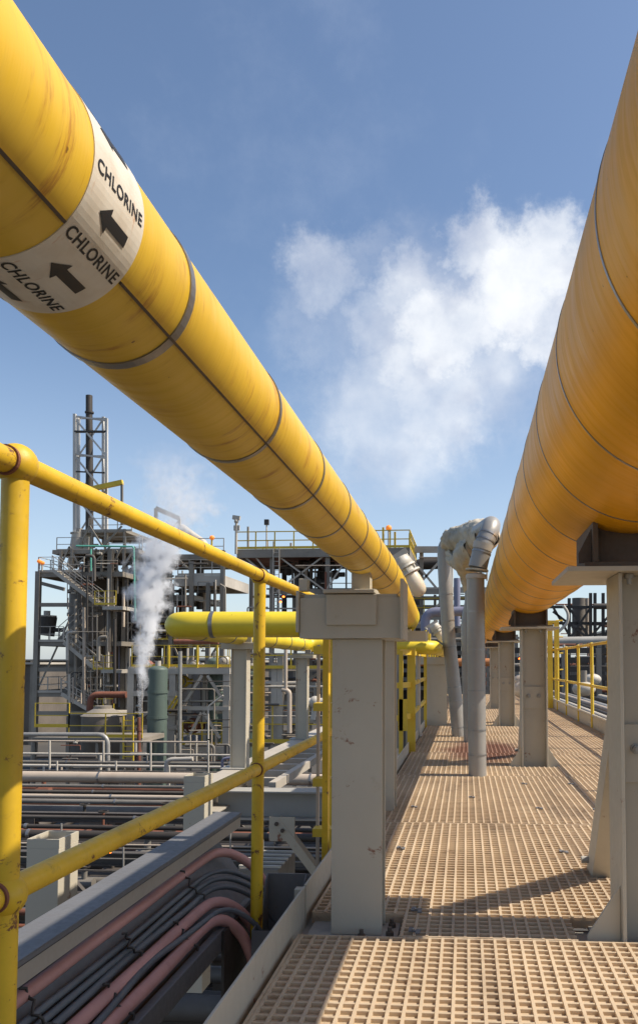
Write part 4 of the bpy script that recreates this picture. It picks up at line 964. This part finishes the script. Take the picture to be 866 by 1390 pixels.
for i, (x_, z_, r_, mat) in enumerate(((2.0,-.10,.035,M['palepipe']),(2.25,-.18,.05,M['lag']),(2.5,-.22,.03,D),(2.8,-.3,.07,M['palepipe']),(3.2,-.35,.05,D),(3.5,-.35,.08,M['beigepipe']),(4.1,-.5,.12,M['lag']),(4.8,-.5,.08,D),(5.5,-.6,.15,M['palepipe']))):
    o = MB().tube([(x_,3,z_),(x_,33,z_)], r_, 12).build('rack_pipe', mat)
    tag(o, 'long pipe running beside the walkway beyond the right railing', 'pipe', 'pipes beside the walkway on the right')
for i, y_ in enumerate((8,12,16,20,24,28)):
    o = MB().ibeam((1.7,y_,-.72),(6.2,y_,-.72),.2,.3,.02).build('rack_beam', G); tag(o, 'rack crossbeam under the pipes on the right', 'beam', 'crossbeams under the right pipes')
for i, (px_, py_, Y_) in enumerate(((712,925,20),(722,918,26),(716,936,16),(792,935,22),(803,922,28))):
    c = P(px_,py_,Y_); t2 = thing('pump', 'lagged pump body among the pipes on the right', 'pump', tuple(c), 'pumps among the right pipes')
    part('body', M['palepipe'], t2, lambda m: m.ball(c, .25, 14, 10, (1.3,1,.8))); part('nozzle', G, t2, lambda m: m.cyl(c, c+Vector((0,0,.5)), .09, 10))

# ---- pipe rack below, left: pipes that run across the view
def cross(label, py, Y, w_, mat, x0=-60, x1=470, grp=None, nm='rack_pipe', seams=True):
    a = P(x0,py,Y); b_ = P(x1,py,Y); rad = w_/2*U(Y)
    t2 = thing(nm, label, 'pipe', tuple(a), grp)
    part('lagging', mat, t2, lambda m: m.tube([a, Vector((b_.x,Y,a.z))], rad, 18))
    if seams and w_ > 4:
        k_ = a.x+1.2
        while k_ < b_.x: part('strap', M['band'], t2, lambda m: m.ring((k_,Y,a.z),(1,0,0),rad-.01,rad+.012,.05,18)); k_ += 2.9
    return t2
cross('thick beige lagged pipe across the rack, the widest in view', 1053, 21, 15, M['beigepipe'])
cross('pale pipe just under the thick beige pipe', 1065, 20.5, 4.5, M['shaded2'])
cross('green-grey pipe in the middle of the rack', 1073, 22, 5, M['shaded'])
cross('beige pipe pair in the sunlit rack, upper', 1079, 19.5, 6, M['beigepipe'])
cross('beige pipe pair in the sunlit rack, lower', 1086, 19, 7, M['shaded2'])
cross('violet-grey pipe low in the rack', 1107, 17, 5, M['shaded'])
cross('pale pipe behind the thick beige pipe', 1038, 26, 4, M['palepipe'], x1=315)
cross('grey pipe behind the thick beige pipe', 1033, 27, 5, G, x1=340)
cross('long thin pale pipe above the thick beige pipe', 1022, 27, 3, M['palepipe'], x1=318)
cross('long thin pipe level with the platform deck', 1005, 29, 2.6, M['beigepipe'], x1=284)
pipe('lagged_pipe', 'grey lagged pipe turning down with an elbow at the left', [(-40,997),(147,997),(147,1046)], 28, 6, M['lag'], bendr=.4)
pipe('lagged_pipe', 'white lagged pipe with an elbow right of the vent pole', [(262,1030),(226,1031),(226,1050)], 25, 6, M['palepipe'], bendr=.3)
pipe('lagged_pipe', 'violet-grey hooked pipe beside the first loop column', [(302,1050),(302,1030),(318,1028)], 24, 4, M['violet'])
for i, (px_, a, b_) in enumerate(((68,1005,1045),(141,1006,1034),(78,1033,1046),(158,1033,1046),(205,1008,1046),(283,1005,1050),(60,1040,1075),(230,1040,1076),(300,1055,1085))):
    pipe('stand_pipe', 'short upright pipe linking the rack pipes', [(px_,b_),(px_,a)], 25.5, 3, M['palepipe'], 'short uprights in the rack', n=8)
# deeper rack levels, their shade put into the dark pipe colours
lab = {0:('dark pipe in the shaded lower rack', M['dark']),1:('grey pipe in the shaded lower rack', M['shaded']),2:('lagged pipe in the shaded lower rack', M['shaded2']),3:('rusty pipe in the shaded lower rack', M['rusted'])}
rnd = random.Random(3)
for i in range(70):
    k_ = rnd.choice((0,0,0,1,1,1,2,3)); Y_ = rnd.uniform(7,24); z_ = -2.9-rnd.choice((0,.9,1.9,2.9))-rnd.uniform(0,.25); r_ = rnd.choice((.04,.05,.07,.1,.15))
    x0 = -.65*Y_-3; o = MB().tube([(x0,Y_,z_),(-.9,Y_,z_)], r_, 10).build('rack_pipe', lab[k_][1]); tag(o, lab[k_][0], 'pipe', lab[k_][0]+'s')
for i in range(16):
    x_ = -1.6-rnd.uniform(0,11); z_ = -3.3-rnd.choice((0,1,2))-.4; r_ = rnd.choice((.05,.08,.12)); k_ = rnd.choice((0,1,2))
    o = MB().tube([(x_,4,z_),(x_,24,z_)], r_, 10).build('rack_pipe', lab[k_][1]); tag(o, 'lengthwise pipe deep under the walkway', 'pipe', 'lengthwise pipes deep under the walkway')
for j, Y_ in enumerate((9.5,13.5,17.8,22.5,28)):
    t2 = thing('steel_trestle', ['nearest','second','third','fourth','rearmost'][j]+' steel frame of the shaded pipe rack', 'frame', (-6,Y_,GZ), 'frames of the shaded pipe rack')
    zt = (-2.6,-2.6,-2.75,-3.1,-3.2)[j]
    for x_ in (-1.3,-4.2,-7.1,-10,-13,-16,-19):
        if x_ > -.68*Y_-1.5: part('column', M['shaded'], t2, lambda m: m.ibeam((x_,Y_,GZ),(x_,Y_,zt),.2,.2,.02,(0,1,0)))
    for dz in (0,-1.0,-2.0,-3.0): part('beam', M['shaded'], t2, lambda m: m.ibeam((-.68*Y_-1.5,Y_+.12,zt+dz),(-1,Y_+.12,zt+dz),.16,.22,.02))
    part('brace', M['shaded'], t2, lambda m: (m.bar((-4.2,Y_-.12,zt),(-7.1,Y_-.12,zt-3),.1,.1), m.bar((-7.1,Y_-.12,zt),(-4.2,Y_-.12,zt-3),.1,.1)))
for i in range(22):
    Y_ = rnd.uniform(10,23); x_ = -rnd.uniform(.12,.6)*Y_-.4; z_ = -2.7-rnd.choice((.2,1.1,2.1)); r_ = rnd.uniform(.06,.14); c = Vector((x_,Y_,z_))
    t2 = thing('valve', 'flanged valve on a shaded rack pipe', 'valve', tuple(c), 'valves in the shaded rack')
    part('body', rnd.choice((M['shaded2'],M['shaded'],M['rusted'],D)), t2, lambda m: (m.cyl(c-Vector((.2,0,0)),c+Vector((.2,0,0)),r_,12), m.cyl(c,c+Vector((0,0,.35)),r_*.5,10)))
    part('wheel', D, t2, lambda m: m.ring(c+Vector((0,0,.36)),(0,0,1),.09,.12,.03,14))
for i, (px_, a, b_, Y_) in enumerate(((95,1130,1222,9.5),(168,1150,1240,9),(84,1118,1160,11),(313,1085,1170,10),(357,1140,1182,7.5))):
    pipe('stand_pipe', 'thin upright pipe rising from the shaded rack', [(px_,b_),(px_,a)], Y_, 2.6, M['lag'], 'thin uprights from the shaded rack', n=8)
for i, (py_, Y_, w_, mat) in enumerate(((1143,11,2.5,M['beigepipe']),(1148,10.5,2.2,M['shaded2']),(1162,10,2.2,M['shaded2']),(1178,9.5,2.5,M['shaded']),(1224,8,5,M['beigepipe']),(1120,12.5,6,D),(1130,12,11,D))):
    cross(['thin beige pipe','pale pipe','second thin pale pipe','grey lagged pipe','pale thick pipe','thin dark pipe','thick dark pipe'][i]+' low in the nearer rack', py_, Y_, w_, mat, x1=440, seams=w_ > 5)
# sunlit machinery casing beneath the cross beam
c = P(372,1160,6.5); t2 = thing('louvred_casing', 'pale ribbed casing down below the cross beam', 'casing', tuple(c))
a_ = P(340,1172,7.4); 
part('body', M['shaded2'], t2, lambda m: m.box(a_.x,a_.x+.36,7.0,7.7,a_.z-.3,a_.z+.05))
for k_ in range(5): part('rib', M['palepipe'], t2, lambda m: m.box(a_.x-.01,a_.x+.37,7.05+k_*.14,7.08+k_*.14,a_.z+.051,a_.z+.07))
# ---- small-bore piping, valves and instrument boxes that fill the frames
rnd = random.Random(23)
zones = [((92,160),(748,955),YT-.1,60,'inside the furnace tower','pipe inside the furnace tower'),
 ((168,300),(758,900),Y2T+1.0,60,'inside the second tower','pipe inside the second tower'),
 ((182,312),(918,1035),YM+.7,66,'inside the braced frame','pipe inside the braced frame'),
 ((318,470),(885,1012),YR+1.0,46,'in the rack between the loop columns','pipe in the rack between the loop columns'),
 ((336,560),(764,880),YD+1.8,34,'under the high deck','pipe under the high deck'),
 ((548,664),(752,930),YE+1.0,26,'behind the standpipes','pipe behind the standpipes'),
 ((690,865),(872,940),36,26,'low behind the right railing','pipe low behind the right railing'),
 ((745,850),(815,866),YG+2.5,10,'behind the grey drum','pipe behind the grey drum'),
 ((40,200),(1008,1045),29,14,'below the service platform','pipe below the service platform')]
for (xa, xb), (ya, yb), Y_, n, where, grp in zones:
    for i in range(n):
        k_ = rnd.choice((0,1,2,2,3,3,4,5,6,6,7)); mat = (D,M['shaded'],G,M['beigepipe'],M['rusted'],M['shaded2'],M['palepipe'],G2)[k_]
        nm = ('black','shade-toned grey','mid grey','beige','rusty','shade-toned beige','pale','pale grey')[k_]  # the two darkened rack paints carry shade in their colour
        w_ = rnd.choice((1.2,1.6,2.2,3.2,4.5)); px_ = rnd.uniform(xa,xb); py_ = rnd.uniform(ya,yb); dY = rnd.uniform(-1.9,1.2)
        kind = rnd.random()
        if kind < .38: pts = [(px_,py_),(px_,min(yb,py_+rnd.uniform(.25,.8)*(yb-ya)))]
        elif kind < .72: pts = [(px_,py_),(min(xb,px_+rnd.uniform(.25,.8)*(xb-xa)),py_)]
        else:
            L = rnd.uniform(.12,.4); sg = rnd.choice((-1,1))
            pts = [(px_,py_),(px_+sg*L*(xb-xa),py_),(px_+sg*L*(xb-xa),min(yb,py_+L*(yb-ya)))]
            pts = [(max(xa,min(xb,a)),b_) for a, b_ in pts]
        if abs(pts[0][0]-pts[-1][0])+abs(pts[0][1]-pts[-1][1]) < 3: continue
        pipe('small_pipe', nm+' '+grp, pts, Y_+dY, w_, mat, nm+' small pipes '+where, n=8)
    for i in range(n//4):
        c = P(rnd.uniform(xa,xb), rnd.uniform(ya,yb), Y_+rnd.uniform(-.3,.6)); q = U(Y_)*rnd.uniform(1.5,3.2); k_ = rnd.choice((0,1,2,3)); 
        mat = (M['palepipe'],M['shaded'],M['rusted'],M['lampbody'])[k_]
        t2 = thing('valve', 'small '+('pale','shade-darkened','rusty','cream')[k_]+' flanged valve '+where, 'valve', tuple(c), 'small valves '+where)
        part('body', mat, t2, lambda m: (m.cyl(c-Vector((q*1.3,0,0)),c+Vector((q*1.3,0,0)),q*.6,10), m.cyl(c,c+Vector((0,0,q*1.7)),q*.3,8)))
        part('wheel', D, t2, lambda m: m.ring(c+Vector((0,0,q*1.7)),(0,0,1),q*.55,q*.8,q*.2,12))
# far plant skyline filling the horizon
rnd = random.Random(11)
far = [(-40,46,896),(-100,-45,896),(462,560,870),(650,700,862),(840,960,850),(300,335,893)]
for i, (x0, x1, top) in enumerate(far):
    Y_ = 75; t2 = thing('plant_building', ['low dark plant building at the left edge','low plant building outside the left edge','dark plant building behind the foreground column','dark plant building behind the standpipes','dark plant building at the right edge','low plant building between tower and deck'][i], 'building', (xpx((x0+x1)/2,Y_),Y_,GZ))
    part('frame', G, t2, lambda m: [m.box(xpx(x0+(x1-x0)*k_/5,Y_)-.2,xpx(x0+(x1-x0)*k_/5,Y_)+.2,Y_-.2,Y_,GZ,zpx(top,Y_)) for k_ in range(6)])
    part('wall', M['darkvessel'], t2, lambda m: B(m, x0, x1, top+6, 1040, Y_+.1, 14))
    part('roof', G2, t2, lambda m: m.box(xpx(x0,Y_)-.3,xpx(x1,Y_)+.3,Y_-.4,Y_+14.5,zpx(top+6,Y_)+.01,zpx(top+3,Y_)))
t2 = thing('plant_building', 'very long dark plant building closing the horizon', 'building', (0,110,GZ))
part('wall', M['darkvessel'], t2, lambda m: m.box(-130,90,110,130,GZ,1.1)); part('roof', G, t2, lambda m: m.box(-131,91,109,131,1.11,1.35))
for k_ in range(40): part('rib', G, t2, lambda m: m.box(-128+k_*5.4,-127.6+k_*5.4,109.7,109.99,GZ,1.1))

# ---- steam plume from the vent
def steam(name, label, prof, Y, dens, nscale, seed):
    "prof: (py, centre px, radius px) up the plume; the volume is shaped by its own coordinates"
    u = U(Y); z0 = P(500,prof[0][0],Y).z; z1 = P(500,prof[-1][0],Y).z; xc0 = P(prof[0][1],900,Y).x
    xs_ = [P(p[1],p[0],Y).x-xc0 for p in prof]; rs = [p[2]*u for p in prof]; zs = [(P(500,p[0],Y).z-z0)/(z1-z0) for p in prof]
    x0 = min(a-1.5*b_ for a, b_ in zip(xs_, rs)); x1 = max(a+1.5*b_ for a, b_ in zip(xs_, rs)); rm = max(rs)*1.5
    me = MB().box(x0+xc0, x1+xc0, Y-rm, Y+rm, z0, z1)
    m = bpy.data.materials.new(name+'_volume'); m.use_nodes = True; nt = m.node_tree; nt.nodes.remove(nt.nodes['Principled BSDF'])
    pv = nt.nodes.new('ShaderNodeVolumePrincipled'); pv.inputs['Color'].default_value = (.985,.985,.99,1); pv.inputs['Anisotropy'].default_value = .2
    nt.links.new(pv.outputs[0], nt.nodes['Material Output'].inputs['Volume'])
    g = nt.nodes.new('ShaderNodeNewGeometry'); 
    wn = N(nt, 'ShaderNodeTexNoise', Scale=nscale, Detail=4, Roughness=.6); nt.links.new(g.outputs['Position'], wn.inputs['Vector'])
    s1 = nt.nodes.new('ShaderNodeVectorMath'); s1.operation = 'SUBTRACT'; nt.links.new(wn.outputs['Color'], s1.inputs[0]); s1.inputs[1].default_value = (.5,.5,.5)
    s2 = nt.nodes.new('ShaderNodeVectorMath'); s2.operation = 'SCALE'; nt.links.new(s1.outputs[0], s2.inputs[0]); s2.inputs['Scale'].default_value = 1.0
    sep0 = nt.nodes.new('ShaderNodeSeparateXYZ'); nt.links.new(g.outputs['Position'], sep0.inputs[0])
    def mt(op, a, b_=None, c_=None, clamp=False):
        n = nt.nodes.new('ShaderNodeMath'); n.operation = op; n.use_clamp = clamp
        for i, v in enumerate((a, b_, c_)):
            if v is None: continue
            if isinstance(v, bpy.types.NodeSocket): nt.links.new(v, n.inputs[i])
            else: n.inputs[i].default_value = v
        return n.outputs[0]
    tz = mt('MULTIPLY', mt('SUBTRACT', sep0.outputs[2], z0), 1/(z1-z0), clamp=True)
    def curve(vals, lo, hi):
        n = nt.nodes.new('ShaderNodeFloatCurve'); c = n.mapping.curves[0]
        pts_ = [(zz, (v-lo)/(hi-lo)) for zz, v in zip(zs, vals)]
        c.points[0].location = pts_[0]; c.points[1].location = pts_[-1]
        for p in pts_[1:-1]: c.points.new(*p)
        n.mapping.update(); nt.links.new(tz, n.inputs['Value'])
        return mt('MULTIPLY_ADD', n.outputs[0], hi-lo, lo)
    cx = curve(xs_, min(xs_)-.01, max(xs_)+.01); rr_ = curve(rs, 0, max(rs)); 
    dn = curve([p[3] for p in prof], 0, 1)
    wsep = nt.nodes.new('ShaderNodeSeparateXYZ'); nt.links.new(s2.outputs[0], wsep.inputs[0])
    dx = mt('SUBTRACT', mt('SUBTRACT', sep0.outputs[0], xc0), cx); dy = mt('SUBTRACT', sep0.outputs[1], Y)
    dx = mt('MULTIPLY_ADD', mt('MULTIPLY', wsep.outputs[0], rr_), 3.2, dx); dy = mt('MULTIPLY_ADD', mt('MULTIPLY', wsep.outputs[1], rr_), 2.2, dy)
    d = mt('SQRT', mt('ADD', mt('MULTIPLY', dx, dx), mt('MULTIPLY', dy, dy)))
    q = mt('DIVIDE', d, rr_)
    f = nt.nodes.new('ShaderNodeTexNoise'); f.inputs['Scale'].default_value = nscale*2.2; f.inputs['Detail'].default_value = 5; nt.links.new(g.outputs['Position'], f.inputs['Vector'])
    core = ramp(nt, q, .35, 1.0, 1, 0)
    den = mt('MULTIPLY', mt('MULTIPLY', core, dn), ramp(nt, f.outputs['Fac'], .34, .62))
    nt.links.new(mt('MULTIPLY', den, dens), pv.inputs['Density'])
    o = me.build(name, m); tag(o, label, 'steam', kind='stuff'); return o
steam('steam_plume', 'white steam plume rising from the dark red vent pole',
      [(972,190,2.5,1),(930,192,7,1),(890,196,13,.9),(850,200,18,.75),(810,204,26,.6),(770,209,33,.42),(742,216,34,.22),(712,238,42,.07),(680,248,50,.04),(640,238,54,.02),(600,236,50,.0)], 31, 22, 1.5, 0)

# ------------------------------------------------------------------ camera, light, sky
cam = bpy.data.cameras.new('camera'); co = bpy.data.objects.new('camera', cam); col.objects.link(co)
co.location = CAMP; co.rotation_euler = (R(90)+PH, 0, TH)
cam.sensor_width = 36; cam.sensor_fit = 'AUTO'; cam.lens = 36*F/1390
cam.shift_x = (433-PX)/1390; cam.shift_y = (PY-695)/1390
cam.clip_start = .02; cam.clip_end = 5000
sc.camera = co
EL = R(50.8)
sd = Vector((math.cos(EL), 0, math.sin(EL)))
sun = bpy.data.lights.new('sun', 'SUN'); so = bpy.data.objects.new('sun', sun); col.objects.link(so)
so.rotation_euler = (-sd).to_track_quat('-Z', 'Y').to_euler(); sun.energy = 4.9; sun.angle = R(.5); sun.color = (1,.91,.78)
w = bpy.data.worlds.new('World'); sc.world = w; w.use_nodes = True; nt = w.node_tree
bg = nt.nodes['Background']; sky = nt.nodes.new('ShaderNodeTexSky'); sky.sky_type = 'NISHITA'; sky.sun_disc = False
sky.sun_elevation = EL; sky.sun_rotation = R(90); sky.air_density = 1.0; sky.dust_density = 1.0; sky.ozone_density = 2.2; sky.altitude = 0
bg.inputs['Strength'].default_value = .118
tc = nt.nodes.new('ShaderNodeTexCoord')
def vm(op, a, b_=None):
    n = nt.nodes.new('ShaderNodeVectorMath'); n.operation = op
    for i, v in enumerate((a, b_)):
        if v is None: continue
        if isinstance(v, bpy.types.NodeSocket): nt.links.new(v, n.inputs[i])
        elif isinstance(v, (int, float)): n.inputs['Scale'].default_value = v
        else: n.inputs[i].default_value = v
    return n.outputs['Value'] if op in ('DISTANCE','LENGTH','DOT_PRODUCT') else n.outputs[0]
def mth(op, a, b_=0, c_=None):
    n = nt.nodes.new('ShaderNodeMath'); n.operation = op
    for i, v in enumerate((a, b_, c_)):
        if v is None: continue
        if isinstance(v, bpy.types.NodeSocket): nt.links.new(v, n.inputs[i])
        else: n.inputs[i].default_value = v
    return n.outputs[0]
dirv = tc.outputs['Generated']
def nz(scale, detail, rough, color=False, dist=0):
    n = N(nt, 'ShaderNodeTexNoise', Scale=scale, Detail=detail, Roughness=rough, Distortion=dist)
    nt.links.new(dirv, n.inputs['Vector']); return n.outputs['Color' if color else 'Fac']
wcol = vm('SUBTRACT', nz(11, 8, .68, True), (.5,.5,.5))
sc_ = nt.nodes.new('ShaderNodeVectorMath'); sc_.operation = 'SCALE'; nt.links.new(wcol, sc_.inputs[0]); sc_.inputs['Scale'].default_value = .13
dd = vm('ADD', dirv, sc_.outputs[0])
best = None
for (px, py, rad, amp) in ((690,400,105,1.0),(600,450,105,.95),(740,360,70,1.0),(760,450,80,.9),(560,540,95,.55),(640,560,80,.5),(440,370,75,.62),(520,590,80,.35),(850,420,120,.9),(520,440,80,.62),(555,400,85,.7),(500,350,55,.4),(530,560,150,.60),(600,540,120,.72),(610,470,190,.62),(450,430,110,.42),(570,490,100,.75),(640,330,60,.8)):
    c = ray(px, py).normalized()
    d = vm('DISTANCE', dd, tuple(c))
    v_ = mth('MULTIPLY', ramp(nt, d, rad/F*.35/1.05, rad/F*1.1, 1, 0), amp)
    best = v_ if best is None else mth('MAXIMUM', best, v_)
fb = nz(15, 9, .56)
den = mth('MULTIPLY', best, mth('MULTIPLY_ADD', fb, 1.25, .42))
cloud = ramp(nt, den, .06, 1.30, 0, .97)
shade = mixc(nt, ramp(nt, nz(9, 6, .55), .42, .66), (6.6,6.75,6.95), (4.6,4.85,5.5))
wisp = ramp(nt, mth('MULTIPLY', nz(4, 7, .65), 1.0), .52, .78, 0, .09)
sz = nt.nodes.new('ShaderNodeSeparateXYZ'); nt.links.new(dirv, sz.inputs[0])
low = ramp(nt, sz.outputs[2], -.02, .42, .38, 0)
skyc = mixc(nt, wisp, sky.outputs[0], (5.4,5.9,6.8))
skyc = mixc(nt, low, skyc, (5.2,5.9,6.8))
nt.links.new(mixc(nt, cloud, skyc, shade), bg.inputs['Color'])

sc.render.engine = 'CYCLES'; sc.cycles.volume_bounces = 4
sc.view_settings.view_transform = 'Standard'; sc.view_settings.look = 'None'; sc.view_settings.exposure = .4; sc.view_settings.gamma = 1
sc.view_settings.use_curve_mapping = False
for o in bpy.data.objects:
    if '_o' in o: del o['_o']
